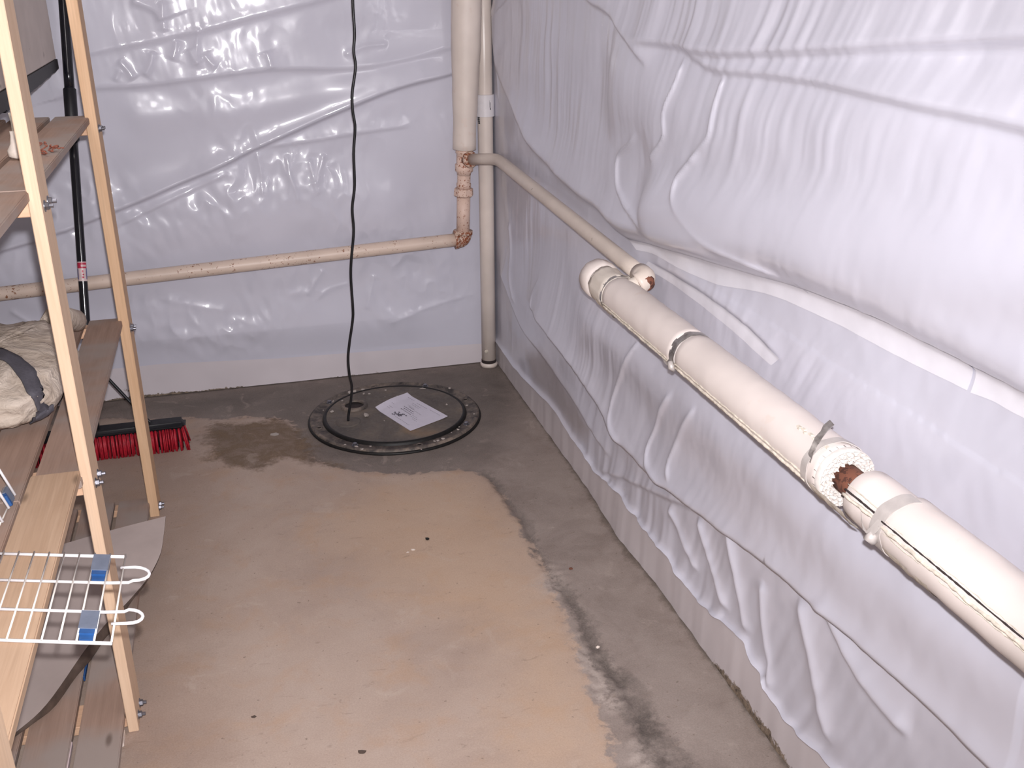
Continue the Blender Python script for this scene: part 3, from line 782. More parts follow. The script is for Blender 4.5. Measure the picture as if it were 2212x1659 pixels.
# tee body + collars + side port
prof = [(0, .030), (.006, .0335), (.014, .0335), (.017, .030), (.055, .0295), (.058, .0345), (.082, .0345), (.088, .028), (.1, .0255)]
mk('tee_fitting', *lathe(botR, ax, prof, 28, 0.0012, 5), MT['fitting'], riser)
L1 = (unionP - botR) @ ax
prof = [(.095, .0255), (L1 - .040, .0255), (L1 - .036, .028), (L1 - .018, .028)]
mk('pipe_nipple', *lathe(botR, ax, prof, 24, 0.0008, 6), MT['fitting'], riser)
prof = [(L1 - .018, .028), (L1 - .016, .037), (L1 + .010, .0385), (L1 + .014, .034), (L1 + .018, .027)]
mk('union_nut', *lathe(botR, ax, prof, 8, 0.0004, 7), MT['fitting'], riser, True, sharp=30)
L2 = (elbP - botR) @ ax
prof = [(L1 + .012, .0265), (L2 - .03, .0260)]
mk('pipe_nipple', *lathe(botR, ax, prof, 24, 0.0008, 8), MT['fitting'], riser)
hl = at(-60, 642, 1, YR + 0.010); hr = elbP
hd = (hl - hr) / np.linalg.norm(hl - hr)
eb = [elbP - ax * 0.034, elbP - ax * 0.020] + bend(elbP, elbP - ax, elbP + hd, 0.020, 8) + [elbP + hd * 0.020, elbP + hd * 0.034]
rad = [.038, .038] + [.034] * 8 + [.036, .037]
mk('elbow_fitting', *tube(eb, rad, 24), MT['elbow_rust'], riser)
# horizontal return
ret = thing('horizontal_pipe', 'rust-speckled cream pipe running low along the back wall to the rusty elbow', 'pipe', tuple(hl))
n = 40
mk('pipe_run', *lathe(hr + hd * 0.024, hd, [(t, .0258) for t in np.linspace(0, np.linalg.norm(hl - hr) + 0.72, n)], 24, 0.0004, 12), MT['pipe_speck'], ret)
# side port of the tee and branch pipe along the right wall
brA = at(1024, 338, 1, YR - 0.008); brB = at(1074, 343, 0, -0.055); brE = at(1388, 596, 0, -0.055)
port = teeP + (brA - teeP) * 0.3
dirp = (brB - teeP); dirp /= np.linalg.norm(dirp)
mk('side_port', *lathe(teeP, dirp, [(0.0, .026), (.028, .026), (.030, .0315), (.043, .0315), (.046, .026)], 24, 0.001, 15), MT['elbow_rust'], riser)
br = thing('branch_pipe', 'thin cream branch pipe running down the right wall to a rusty elbow', 'pipe', tuple(brB))
s0 = teeP + dirp * 0.040
path = [s0] + bend(brB, s0, brE, 0.055, 10) + [brB + (brE - brB) * k for k in np.linspace(0.08, 1, 14)]
mk('pipe_run', *tube(path, 0.0213, 20), MT['branch'], br)

PX = -0.112
A0 = at(1296, 602, 0, PX); A1 = at(2212, 1342, 0, PX)
zpipe = 0.813
py = lambda px, py_: at(px, py_, 0, PX)[1]
bodyTee = np.array([PX, brE[1] + 0.012, zpipe])
# elbow from the branch pipe into the top of the insulated pipe's tee
e0 = brE; dE = (brE - brB) / np.linalg.norm(brE - brB)
e1 = e0 + dE * 0.028
tgt = np.array([PX + 0.012, e1[1] + 0.006, zpipe + 0.022])
pts = [e0 - dE * 0.018] + bend(e1, e0, tgt, 0.024, 8)
mk('elbow', *tube(pts, [.027] * 2 + [.0275] * 7, 20), MT['branch'], br)
mk('rust_patch', *tube([e1 + dE * .002 + np.array([-.004, 0, -.004]), e1 + dE * .012 + np.array([-.006, 0, -.010]), e1 + dE * .020 + np.array([-.006, 0, -.012])], [.022, .0215, .012], 14), MT['rust'], br)['label'] = 'red-brown rusted elbow end'
t0 = pts[-1]
mk('nipple', *tube([t0, t0 + (tgt - t0) * 0.5, tgt], [.021, .0215, .023], 20), MT['plaster'], br)

ins = thing('insulated_pipe', 'thick canvas-wrapped insulated pipe with metal straps along the right wall', 'pipe', (PX, A0[1], zpipe))
PA = np.array([0, -1.0, 0.0])
def P(y): return np.array([PX, y, zpipe])
def sect(name, y0, y1, r, mat, noise=0.0011, seed=1, seg=48, step=0.02, caps=(True, True), rough_end=False, nscale=22.):
    n = max(3, int(abs(y1 - y0) / step)); pr = []
    for t in np.linspace(0, abs(y1 - y0), n):
        pr.append((t, r))
    pr[0] = (0, r - 0.002); pr.insert(1, (0.003, r))
    pr.append((pr[-1][0] + 0.0005, r - 0.002))
    return mk(name, *lathe(P(y0), PA, pr, seg, noise, seed, caps, nscale), mat, ins)
yA = -1.535; yCapE = -1.600; yTeeE = -1.705; yS1 = -2.125; yS1b = -2.143; yS3 = -2.665; yEnd2 = -2.716; yStart3 = -2.768; yS4 = -2.868
R0 = 0.0475
def jacket_ring(y0, y1, r, seed):   # a ragged short sleeve
    pr = [(0, r - .004), (.004, r), ((y0 - y1) * .5, r + .001), (y0 - y1 - .004, r), (y0 - y1, r - .006), (y0 - y1, r - .016)]
    return lathe(P(y0), PA, pr, 48, 0.0022, seed, nscale=45)
mk('end_cap', *jacket_ring(yA, yCapE + 0.012, R0 + 0.002, 2), MT['canvas'], ins)
mk('cap_groove', *lathe(P(yCapE + 0.014), PA, [(0, .040), (.014, .040)], 32), MT['strap_pale'], ins)
mk('tee_plaster', *lathe(P(yCapE), PA, [(0, .030), (.003, .046), (.02, .0485), (.05, .047), (.08, .049), (.1, .048), (.105, .042)], 48, 0.0035, 9, nscale=50), MT['plaster'], ins)
mk('strap_scrap', *lathe(P(yTeeE + 0.012), PA, [(0, .0488), (.008, .0492), (.012, .0488)], 40, 0.0012, 19, (False, False)), MT['strap'], ins)
sect('jacket_section', yTeeE, yS1 + 0.002, R0, MT['canvas'], seed=21)
sect('jacket_section', yS1b - 0.002, yEnd2 + 0.012, R0 + 0.0005, MT['canvas'], seed=22)
sect('jacket_section', yStart3, yS4 - 0.01, R0 - 0.0035, MT['canvas'], seed=23)
sect('jacket_section', yS4 + 0.002, -3.75, R0 + 0.001, MT['canvas'], seed=24)
sect('jacket_section', -3.752, -6.29, R0 + 0.001, MT['canvas'], seed=25, seg=24, step=.2)
# bare pipe seen in the gap between two sections
mk('bare_pipe', *lathe(P(yS3), PA, [(0, .024), (.16, .024)], 24, .0006, 3), MT['rust'], ins)['label'] = 'bare rusty iron pipe'
# corrugated paper layers in the open end
for k, (ra, rb) in enumerate([(.0255, .0325), (.0330, .0400), (.0405, .0475)]):
    mb = MB(); N = 150
    vs, fs = [], []
    for i in range(N):
        th = 2 * math.pi * i / N
        w_ = (ra + rb) / 2 + (rb - ra) / 2 * math.sin(th * (15 + 4 * k) + k)
        for dy, dr in ((0.02, -.0007), (0.02, .0007), (-0.006 + .0015 * math.sin(i * 1.7), .0007), (-0.006 + .0015 * math.sin(i * 1.7), -.0007)):
            vs.append((PX - math.cos(th) * (w_ + dr), yEnd2 + 0.008 + dy, zpipe + math.sin(th) * (w_ + dr)))
    for i in range(N):
        j = (i + 1) % N
        for a in range(4):
            b = (a + 1) % 4
            fs.append((i * 4 + a, i * 4 + b, j * 4 + b, j * 4 + a))
    mk('corrugated_layer', vs, fs, MT['corrugate'], ins)
    mk('liner_ring', *lathe(P(yEnd2 + 0.02), PA, [(0, rb + .0012), (.016, rb + .0012), (.016, rb), (0, rb)], 48, .0006, 30 + k, (False, False)), MT['corrugate'], ins)
mk('end_backing', *lathe(P(yEnd2 + 0.014), PA, [(0, .046), (.004, .046)], 40), MT['seam'], ins)
# straps with twisted tails
def band(y, r, wd, mat, tilt=0.0, seed=1, arc=(0, 2 * math.pi)):
    vs, fs = [], []; N = 64
    for i in range(N + 1):
        th = arc[0] + (arc[1] - arc[0]) * i / N
        yy = y + tilt * math.cos(th)
        rr = r + 0.0006 * math.sin(th * 9 + seed)
        for dy, dr in ((0, 0), (0, .0014), (-wd, .0014), (-wd, 0)):
            vs.append((PX - math.cos(th) * (rr + dr), yy + dy, zpipe + math.sin(th) * (rr + dr)))
    for i in range(N):
        for a in range(4):
            b = (a + 1) % 4
            fs.append((i * 4 + a, i * 4 + b, i * 4 + 4 + b, i * 4 + 4 + a))
    return mk('metal_strap', vs, fs, mat, ins, True, sharp=40)
def ribbon(path, width_dir, wd, th, name, mat, parent):
    mb = []; fs = []
    for p, wv in zip(path, width_dir):
        p = np.array(p); wv = np.array(wv, float); wv /= np.linalg.norm(wv)
        nrm = np.array([0, 0, 1.0])
        for a, b in ((-1, 0), (1, 0), (1, 1), (-1, 1)):
            mb.append(p + wv * wd / 2 * a + np.array([-.7, 0, .7]) * th * b)
    n = len(path)
    for i in range(n - 1):
        for a in range(4):
            b = (a + 1) % 4
            fs.append((i * 4 + a, i * 4 + b, i * 4 + 4 + b, i * 4 + 4 + a))
    fs += [(3, 2, 1, 0), tuple((n - 1) * 4 + k for k in range(4))]
    return mk(name, mb, fs, mat, parent, True, sharp=40)
def on_pipe(th, y, r): return np.array([PX - math.cos(th) * r, y, zpipe + math.sin(th) * r])
band(yS1 + 0.003, R0 - 0.001, 0.022, MT['strap'], 0.004, 2)
ribbon([on_pipe(math.radians(a), yS1 - 0.006 + s, R0 + h) for a, s, h in [(10, 0, .001), (-12, .002, .003), (-24, .012, .007), (-18, .024, .010), (-8, .032, .010)]], [(0, 1, 0.1)] * 2 + [(0, 1, .6)] * 3, .012, .001, 'strap_tail', MT['strap'], ins)
mk('strap_knot', *tube([on_pipe(math.radians(-14), yS1 - .004, R0 + .003), on_pipe(math.radians(-24), yS1 - .012, R0 + .006), on_pipe(math.radians(-34), yS1 - .012, R0 + .004)], [.006, .008, .005], 8), MT['strap_pale'], ins)
band(yS3 + 0.003, R0 + 0.0012, 0.017, MT['strap_pale'], 0.008, 5)
ribbon([on_pipe(math.radians(a), yS3 + s, R0 + h) for a, s, h in [(20, -.004, .001), (42, .000, .004), (58, .006, .006), (72, .010, .010), (84, .018, .014), (96, .022, .020)]], [(0, 1, 0), (.2, 1, .2), (0, 1, .9), (.3, 1, .3), (0, 1, .2), (0, 1, .2)], .014, .001, 'strap_tail', MT['strap'], ins)
band(yS4 + 0.010, R0 + 0.0008, 0.026, MT['strap_pale'], 0.010, 8, (math.radians(-70), math.radians(95)))
ribbon([on_pipe(math.radians(a), yS4 + s, R0 + h) for a, s, h in [(20, 0, .002), (4, .004, .005), (-10, .012, .008), (-4, .028, .008), (8, .036, .006)]], [(0, 1, 0.1), (0, 1, .5), (0, 1, .5), (0, .6, 1), (0, .4, 1)], .012, .001, 'strap_tail', MT['strap_pale'], ins)
mk('strap_knot', *tube([on_pipe(math.radians(-6), yS4 + .006, R0 + .004), on_pipe(math.radians(-14), yS4 + .010, R0 + .007), on_pipe(math.radians(-24), yS4 + .006, R0 + .004)], [.006, .010, .006], 8), MT['strap_pale'], ins)
# lengthwise seams: a ragged bead and, on the near sections, an open slit
def seam(y0, y1, th, r, w_=.0022, name='cloth_seam', mat='seam', seed=0, amp=1.0):
    n = int(abs(y1 - y0) / 0.006); pts = []; rad = []
    for i in range(n):
        y = y0 + (y1 - y0) * i / (n - 1)
        dth = 0.035 * amp * float(perlin(np.array(y * 30), np.array(0.5), seed)) + 0.03 * amp * float(perlin(np.array(y * 90), np.array(.5), seed + 3))
        pts.append(on_pipe(th + dth, y, r)); rad.append(w_ * (0.8 + 0.5 * random.random()))
    return mk(name, *tube(pts, rad, 6), MT[mat], ins)
seam(yTeeE, yS1, math.radians(-17), R0 + .0005, .0018, seed=1)
seam(yTeeE, yS1, math.radians(-27), R0 + .001, .0026, seed=2)
seam(yS1b, yS3, math.radians(-13), R0 + .0005, .0018, seed=3)
seam(yS1b, yS3, math.radians(-24), R0 + .001, .0028, seed=4)
seam(yStart3, yS4, math.radians(23), R0 - .0025, .0017, 'open_slit', 'dark_gap', 5, 0.15)
seam(yS4, -3.72, math.radians(21), R0 + .0003, .0017, 'open_slit', 'dark_gap', 6, 0.15)
seam(yS4, -3.72, math.radians(26), R0 + .0006, .0008, seed=7)
seam(yStart3, yS4, math.radians(33), R0 - .002, .0008, seed=8)
seam(yStart3, yS4, math.radians(13), R0 - .002, .0026, seed=10)
seam(yS4, -3.72, math.radians(12), R0 + .0004, .0030, seed=9)
seam(yS4, -3.72, math.radians(6), R0 + .0004, .0012, seed=13)
# torn cloth hanging under the joints
for (y, th, s) in ((yTeeE + .01, -34, 1.0), (yEnd2, -34, 1.2), (yS4 - .05, -38, 1.3)):
    vs, fs = [], []; N, K = 14, 6
    for i in range(N):
        for k in range(K):
            a = math.radians(th + 14 - k * 9 * s); yy = y + .05 - i * .0085
            r = R0 + .0015 + .004 * s * (k / K) ** 2 + .0022 * float(fbm(np.array(yy * 60), np.array(k * .6), 77))
            vs.append(on_pipe(a, yy + .004 * float(perlin(np.array(k * .9), np.array(yy * 40), 5)), r))
    for i in range(N - 1):
        for k in range(K - 1):
            fs.append((i * K + k, i * K + k + 1, (i + 1) * K + k + 1, (i + 1) * K + k))
    mk('torn_cloth', vs, fs, MT['seam'], ins)
# flaked paint scars on top of the second section
mb = MB()
for (px_, py__) in [(1700, 887), (1703, 893), (1708, 897), (1715, 899), (1722, 903), (1733, 908), (1750, 916), (1758, 922)]:
    a = at(px_, py__, 0, PX - 0.02)
    th = math.radians(62 + random.uniform(-3, 3)); c_ = on_pipe(th, a[1] - .045, R0 + .0008)
    mb.add_bm(box_bm(c_[0] - .003, c_[0] + .003, c_[1] - random.uniform(.002, .007), c_[1] + .003, c_[2] - .002, c_[2] + .001, .0006))
mk('paint_scar', mb.v, mb.f, MT['seam'], ins, False)['kind'] = 'stuff'

# upright pvc discharge pipe
pB = at(1056, 775, 1, -0.053); pB[2] = 0.0; pT = at(1044, 0, 1, -0.053)
pax = np.array([0, 0, 1.0]); pax = (pT - pB); pax /= np.linalg.norm(pax)
pvc = thing('upright_plastic_pipe', 'plain cream plastic pipe standing in the corner with a white coupling', 'pipe', tuple(pB))
Lp = 2.25 / pax[2]
mk('pipe_body', *lathe(pB, pax, [(0.03, .0300), (.6, .0298), (1.2, .0298), (Lp, .0298)], 32), MT['pvc'], pvc)
mk('bottom_flange', *lathe(pB, pax, [(0.0, .036), (.012, .0365), (.016, .033), (.018, .030)], 32, .0006, 4), MT['pvc'], pvc)
mk('flange_gap', *lathe(pB, pax, [(0.016, .0312), (.028, .0312), (.030, .0305)], 32), MT['dark_gap'], pvc)
cz = at(1048, 203, 1, -0.053)[2]; cz2 = at(1048, 251, 1, -0.053)[2]
mk('coupling', *lathe(pB, pax, [(cz2, .031), (cz2 + .001, .0365), (cz - .001, .0365), (cz, .031)], 32), MT['pvc_white'], pvc, True, sharp=40)['label'] = 'white coupling sleeve'
mb = MB()
for (px_, py_, h) in [(1057, 219, .004), (1058, 224, .005), (1058, 229, .006), (1059, 235, .004)]:
    c_ = at(px_, py_, 1, -0.053 - .034); mb.add_bm(box_bm(c_[0] - .0016, c_[0] + .0016, c_[1] - .001, c_[1] + .006, c_[2] - h, c_[2] + h, .0004))
for (px_, py_) in [(1034, 254), (1034, 258), (1034.5, 262), (1035, 266)]:
    c_ = at(px_, py_, 1, -0.053 - .018); mb.add_bm(box_bm(c_[0] - .002, c_[0] + .003, c_[1] - .004, c_[1] + .006, c_[2] - .0025, c_[2] + .0025, .0004))
mk('printed_mark', mb.v, mb.f, MT['mark'], pvc, False)['kind'] = 'stuff'
c_ = at(1051, 760, 1, -0.053 - .028)
mk('brown_stain_patch', *tube([c_ + np.array([0, .004, 0]), c_ + np.array([0, -.0012, 0])], [.009, .008], 10), MT['seam'], pvc)

# ------------------------------------------------------------------ sump cover
lc = np.array([-0.512, -0.466]); LR = 0.314; IR = 0.262
lid = thing('sump_cover', 'round dusty black sump pit cover bolted to the floor under the cord', 'pit cover', (lc[0], lc[1], 0))
def ring(prof, name, mat, seg=96, noise=0.0005, seed=3, c=lc, parent=lid, sharp=None):
    return mk(name, *lathe((c[0], c[1], 0), (0, 0, 1), prof, seg, noise, seed, (False, False)), mat, parent, True, sharp=sharp)
ring([(-.006, LR + .004), (.010, LR + .002), (.013, LR - .003), (.013, LR - .010), (.009, LR - .014), (.009, IR + .012), (.006, IR + .006)], 'rim_ring', MT['rim'])
o = mk('outer_bead', *tube([(lc[0] + (LR + .003) * math.cos(t), lc[1] + (LR + .003) * math.sin(t), -.001) for t in np.linspace(0, 2 * math.pi, 96, False)], .0065, 8, closed=True), MT['rubber'], lid)
ring([(.004, IR + .008), (.014, IR + .005), (.0185, IR), (.0180, IR - .005), (.0160, IR - .008)], 'disc_edge', MT['rubber'])
ring([(.0158, IR - .004), (.0165, IR - .010), (.0170, .15), (.0170, .06), (.0170, .002)], 'cover_disc', MT['lid'], noise=0.0)
# pipe port with raised collar
hc = at(765, 876, 2, .02)[:2]
ring([(.016, .052), (.024, .050), (.026, .045), (.026, .038), (.022, .036), (.0175, .035)], 'port_collar', MT['rim'], 40, .0008, 5, hc)
mk('port_hole', *lathe((hc[0], hc[1], .0175), (0, 0, 1), [(0, .036), (.0012, .036)], 32), MT['dark_gap'], lid)
gc = at(752, 911, 2, .018)[:2]
ring([(.016, .047), (.0185, .046), (.0205, .040), (.0195, .012), (.0215, .010), (.0215, .004)], 'cord_grommet', MT['lid'], 40, .0006, 6, gc)
def hexbolt(p, name, parent, r=.0085):
    b = MB()
    b.add(*lathe(p, (0, 0, 1), [(0, r * 1.35), (.0018, r * 1.3)], 16))
    b.add(*lathe(p + np.array([0, 0, .0018]), (0, 0, 1), [(0, r), (.006, r), (.0075, r * .8)], 6))
    return mk(name, b.v, b.f, MT['steel'], parent, True, sharp=35)
for (px_, py_) in [(708, 868), (925, 827), (1002, 914), (768, 959)]:
    q = at(px_, py_, 2, .012); d2 = q[:2] - lc; q[:2] = lc + d2 / np.linalg.norm(d2) * (LR - .026); q[2] = .009
    hexbolt(q, 'bolt', lid)
for (px_, py_) in [(803, 832), (1007, 862), (690, 923), (904, 957)]:
    q = at(px_, py_, 2, .012); d2 = q[:2] - lc; q[:2] = lc + d2 / np.linalg.norm(d2) * (LR - .024)
    b = MB(); b.add(*lathe((q[0], q[1], .009), (0, 0, 1), [(0, .013), (.003, .0125), (.003, .008), (0, .0078)], 20, caps=(False, False)))
    mk('bolt_boss', b.v, b.f, MT['rim'], lid)
    mk('bolt_hole', *lathe((q[0], q[1], .0088), (0, 0, 1), [(0, .008), (.0008, .008)], 16), MT['dark_gap'], lid)

# instruction booklet on the cover
pc = [at(811, 882, 2, .02), at(880, 852, 2, .02), at(967, 900, 2, .02), at(887, 930, 2, .02)]   # left, back, right, front
for q in pc: q[2] = 0
bl = thing('instruction_booklet', 'folded white printed instruction sheet lying on the black sump cover', 'booklet', tuple((pc[0] + pc[1] + pc[2] + pc[3]) / 4 + np.array([0, 0, .018])))
def paper_pt(a, b):
    """a: 0..1 from the left edge corner pc0->pc1 side ... along the long way pc1->pc2, b along the short way"""
    A = pc[0] * (1 - a) + pc[3] * a; B = pc[1] * (1 - a) + pc[2] * a
    p = A * (1 - b) + B * b
    z = .0195 + .012 * (b - .75) ** 2 * (b > .75) * 4 + .006 * max(0, .12 - a) / .12 + .007 * math.sin(b * math.pi) * (1 - a) ** 2 - .002 * max(0, a - .9) * 10 * 0
    return np.array([p[0], p[1], z])
NA, NB = 28, 18
for k in range(2):
    vs, fs = [], []
    for i in range(NA):
        for j in range(NB):
            q = paper_pt(i / (NA - 1) * (1.0 if k else .985), j / (NB - 1)); vs.append(q - np.array([0, 0, (1 - k) * .0012]))
    n0 = len(vs); vs += [v - np.array([0, 0, .0007]) for v in vs]
    for i in range(NA - 1):
        for j in range(NB - 1):
            a = i * NB + j; fs.append((a, a + NB, a + NB + 1, a + 1)); fs.append((n0 + a, n0 + a + 1, n0 + a + NB + 1, n0 + a + NB))
    bd = [i * NB for i in range(NA)] + [(NA - 1) * NB + j for j in range(1, NB)] + [i * NB + NB - 1 for i in range(NA - 2, -1, -1)] + [j for j in range(NB - 2, 0, -1)]
    for i in range(len(bd)):
        a, b = bd[i], bd[(i + 1) % len(bd)]; fs.append((a, n0 + a, n0 + b, b))
    mk('cover_page' if k else 'under_page', vs, fs, MT['paper'], bl, True, sharp=40)
def ink(a0, a1, b0, b1, name, mat, mbx):
    # text runs along the long way (a), lines stack along b
    m_ = 5
    vs = []
    for i in range(m_ + 1):
        a = a0 + (a1 - a0) * i / m_
        for b in (b0, b1): vs.append(paper_pt(a, b) + np.array([0, 0, .0005]))
    mbx.add(vs, [(2 * i, 2 * i + 2, 2 * i + 3, 2 * i + 1) for i in range(m_)])
mbx = MB()
def textline(a0, a1, b, h=.012):
    a = a0
    while a < a1:
        l = random.uniform(.015, .05); ink(a, min(a + l, a1), b - h / 2, b + h / 2, '', None, mbx); a += l + .012
for (a0, a1, b) in [(.10, .26, .90), (.34, .60, .88), (.66, .90, .90), (.12, .22, .30), (.12, .2, .24), (.08, .14, .42), (.62, .74, .44), (.62, .78, .39), (.7, .82, .34), (.46, .62, .12), (.64, .84, .12), (.34, .5, .74), (.3, .46, .66), (.52, .7, .6), (.3, .5, .80)]:
    textline(a0, a1, b)
mk('printed_text', mbx.v, mbx.f, MT['print'], bl, False)['kind'] = 'stuff'
mbx = MB()
for (a0, a1, b) in [(.30, .56, .55), (.34, .60, .49), (.32, .58, .43), (.36, .50, .62)]: textline(a0, a1, b, .018)
for k in range(26):
    a = .40 + random.gauss(.03, .045); b = .20 + random.gauss(.02, .045); ink(a, a + .035, b, b + .03, '', None, mbx)
mk('printed_title', mbx.v, mbx.f, MT['print_dark'], bl, False)['kind'] = 'stuff'

# concrete crumbs lying on the cover
def chip_mesh(seed, flat=.45):
    r_ = random.Random(seed); b = bmesh.new(); bmesh.ops.create_icosphere(b, subdivisions=1, radius=1.0)
    for v in b.verts:
        k = .7 + .5 * r_.random(); v.co = V((v.co.x * k, v.co.y * k * .8, (v.co.z * flat + flat * .8) * k))
    me = bpy.data.meshes.new('concrete_crumb'); b.to_mesh(me); b.free(); me.materials.append(MT['chip']); return me
cm = [chip_mesh(i) for i in range(4)]
chips = [(755, 845, 9), (766, 842, 8), (784, 838, 7), (786, 851, 6), (798, 851, 5), (833, 843, 4), (888, 831, 4), (913, 838, 11), (971, 837, 6), (719, 863, 5), (739, 866, 4),
         (717, 890, 8), (698, 882, 3), (792, 898, 12), (858, 855, 2.5), (965, 874, 5), (1008, 872, 5), (1003, 885, 3), (1024, 890, 4), (989, 924, 5), (946, 948, 6), (957, 944, 6), (938, 949, 5),
         (992, 918, 4), (830, 909, 2.5), (770, 961, 7), (745, 958, 4), (782, 968, 5), (910, 968, 3), (975, 930, 3), (800, 960, 4), (832, 856, 3)]
for i, (px_, py_, s) in enumerate(chips):
    q = at(px_, py_, 2, .018); rr = np.hypot(*(q[:2] - lc)); z = .0168 if rr < IR - .016 else (.0088 if rr < LR - .013 else .012)
    o = bpy.data.objects.new('concrete_crumb', cm[i % 4]); C.objects.link(o); sc_ = s * .00125
    o.location = (q[0], q[1], z); o.scale = (sc_, sc_, sc_); o.rotation_euler = (0, 0, random.uniform(0, 6))
    own = {(792, 898): 'largest flat pale chip, in front of the pipe port on the sump cover', (913, 838): 'flat pale chip just behind the booklet near the rear bolt of the sump cover',
           (755, 845): 'pale chip just left of the cord at the rear rim of the sump cover', (766, 842): 'pale chip just right of the cord at the rear rim of the sump cover',
           (784, 838): 'pale chip by the open bolt hole at the rear rim of the sump cover', (770, 961): 'pale chip piled against the front bolt of the sump cover',
           (717, 890): 'round pale chip left of the pipe port on the sump cover', (971, 837): 'pale chip at the rear edge of the sump cover, right of the rear bolt',
           (965, 874): 'white chip beside the far corner of the booklet on the sump cover', (989, 924): 'pale chip against the bolt nearest the booklet corner on the sump cover',
           (1003, 885): 'white chip on the rim beside the open hole at the right of the sump cover'}
    tag(o, own.get((px_, py_), 'tiny pale concrete crumb scattered on the black sump cover'), 'crumb', 'concrete crumbs on the sump cover')
def loose(name, px_, py_, s, mat, label, cat, flat=.35, seed=50):
    q = at(px_, py_, 2, 0.0); me = chip_mesh(seed, flat).copy(); me.materials.clear(); me.materials.append(mat)
    o = bpy.data.objects.new(name, me); C.objects.link(o); o.location = (q[0], q[1], -.002 if flat < .3 else 0); o.scale = (s, s, s); tag(o, label, cat); return o
loose('stone_chip', 594, 939, .017, MT['chip'], 'flat pale stone chip lying on the brown floor stain', 'stone', .2, 51)
loose('black_hole_dot', 924, 1166, .0075, MT['rubber'], 'tiny black dot standing for a hole in the middle of the tan concrete floor', 'hole', .6, 52)  # small dark lump drawn in place of a bolt hole
loose('white_flake', 893, 1187, .008, MT['chip_white'], 'thin white flake on the tan floor just below the black hole', 'flake', .25, 53)
loose('white_flake', 880, 1193, .006, MT['chip_white'], 'smaller white flake beside the thin white one on the tan floor', 'flake', .25, 54)
loose('rust_crumb', 1233, 1230, .006, MT['rust'], 'rust-brown crumb on the grey concrete strip beside the right wall', 'crumb', .5, 55)
loose('white_pebble', 1291, 1400, .006, MT['chip_white'], 'small white pebble on the dark joint of the concrete strip', 'pebble', .6, 56)
loose('brown_scrap', 782, 1624, .010, MT['mat_under'], 'dark brown scrap on the floor near the bottom of the picture', 'scrap', .25, 57)
loose('brown_scrap', 548, 1549, .007, MT['mat_under'], 'small dark brown sliver on the floor beside the shelving foot', 'scrap', .25, 58)

# power cord
cp = [(764, -120), (762, 0), (766, 70), (764, 110), (768, 145), (761, 200), (762, 240), (767, 275), (764, 330), (766, 400), (761, 450), (764, 500), (759, 560), (758, 600), (762, 660), (762, 690), (755, 740), (752, 775), (755, 810), (760, 835), (758, 865), (753, 895), (752, 907)]
pts = []
ye = gc[1]
for px_, py_ in cp: pts.append(at(px_, py_, 1, ye))
pts = [tuple(p) for p in smooth_line(pts, 6)]
pts[-1] = (gc[0], gc[1], .012)
pts[0] = (pts[0][0], pts[0][1], 2.28) if pts[0][2] > 1.5 else pts[0]
cord = mk('power_cord', *tube(pts, .0048, 10), MT['cord'], loc=(gc[0], gc[1], .018))
tag(cord, 'long black power cord hanging down into the sump cover', 'cord')

# ------------------------------------------------------------------ wooden shelving
XR = -1.334
unit = thing('wooden_shelving', 'tall bare pine shelving of bolted posts and planks at the left', 'shelving', (-1.5, -2.0, 0))
TOP = 2.1
y0 = at(8, 1625, 0, XR)[1] - 0.06
posts = [(-1.010, .028, MT['post_far']), (-2.000, .022, MT['post']), (y0, .022, MT['post'])]
XL = -1.775
for yp, wd, mt in posts:
    for xr in (XR, XL + wd):
        b = box_bm(xr - wd, xr, yp, yp + .089, 0.0, TOP, .0015)
        mk_bm('post', b, mt, unit)
lv = [(.052, .012), (.640, .594), (1.205, 1.158)]        # plank underside, cleat underside
for (zu, zc) in lv:
    for yp, wd, mt in posts:
        mk_bm('cross_rail', box_bm(XL + wd + .0004, XR - wd - .0004, yp + .006, yp + (.082 if yp < -1.5 else .046), zc, zu - .018, .0015), MT['cleat'], unit)
        for k in (0, 1):
            yb = yp + ((.028 if k else .068) if yp < -1.5 else (.016 if k else .038)); zb_ = (zc + zu - .018) / 2
            b = MB()
            b.add(*lathe((XR - .0005, yb, zb_), (1, 0, 0), [(0, .011), (.0018, .0105)], 14))
            b.add(*lathe((XR + .0012, yb, zb_), (1, 0, 0), [(0, .0075), (.006, .0075), (.007, .006)], 6))
            b.add(*lathe((XR + .008, yb, zb_), (1, 0, 0), [(0, .004), (.007, .004)], 8))
            mk('bolt', b.v, b.f, MT['steel'], unit, True, sharp=35)
planks = [(-1.442, -1.352), (-1.548, -1.455), (-1.648, -1.560), (-1.752, -1.662)]
yend = at(225, 247, 2, 1.21)[1]
def plank(x0, x1, ya, yb, z, mat, seed, warp=.002):
    """a sawn board, slightly warped, with eased edges"""
    b = box_bm(x0, x1, ya, yb, z, z + .018, .002, seg=2)
    r_ = random.Random(seed); a1 = r_.uniform(-warp, warp)
    for v in b.verts: v.co.x += a1 * math.sin((v.co.y - ya) / (yb - ya) * 3.1)
    mk_bm('plank', b, mat, unit)
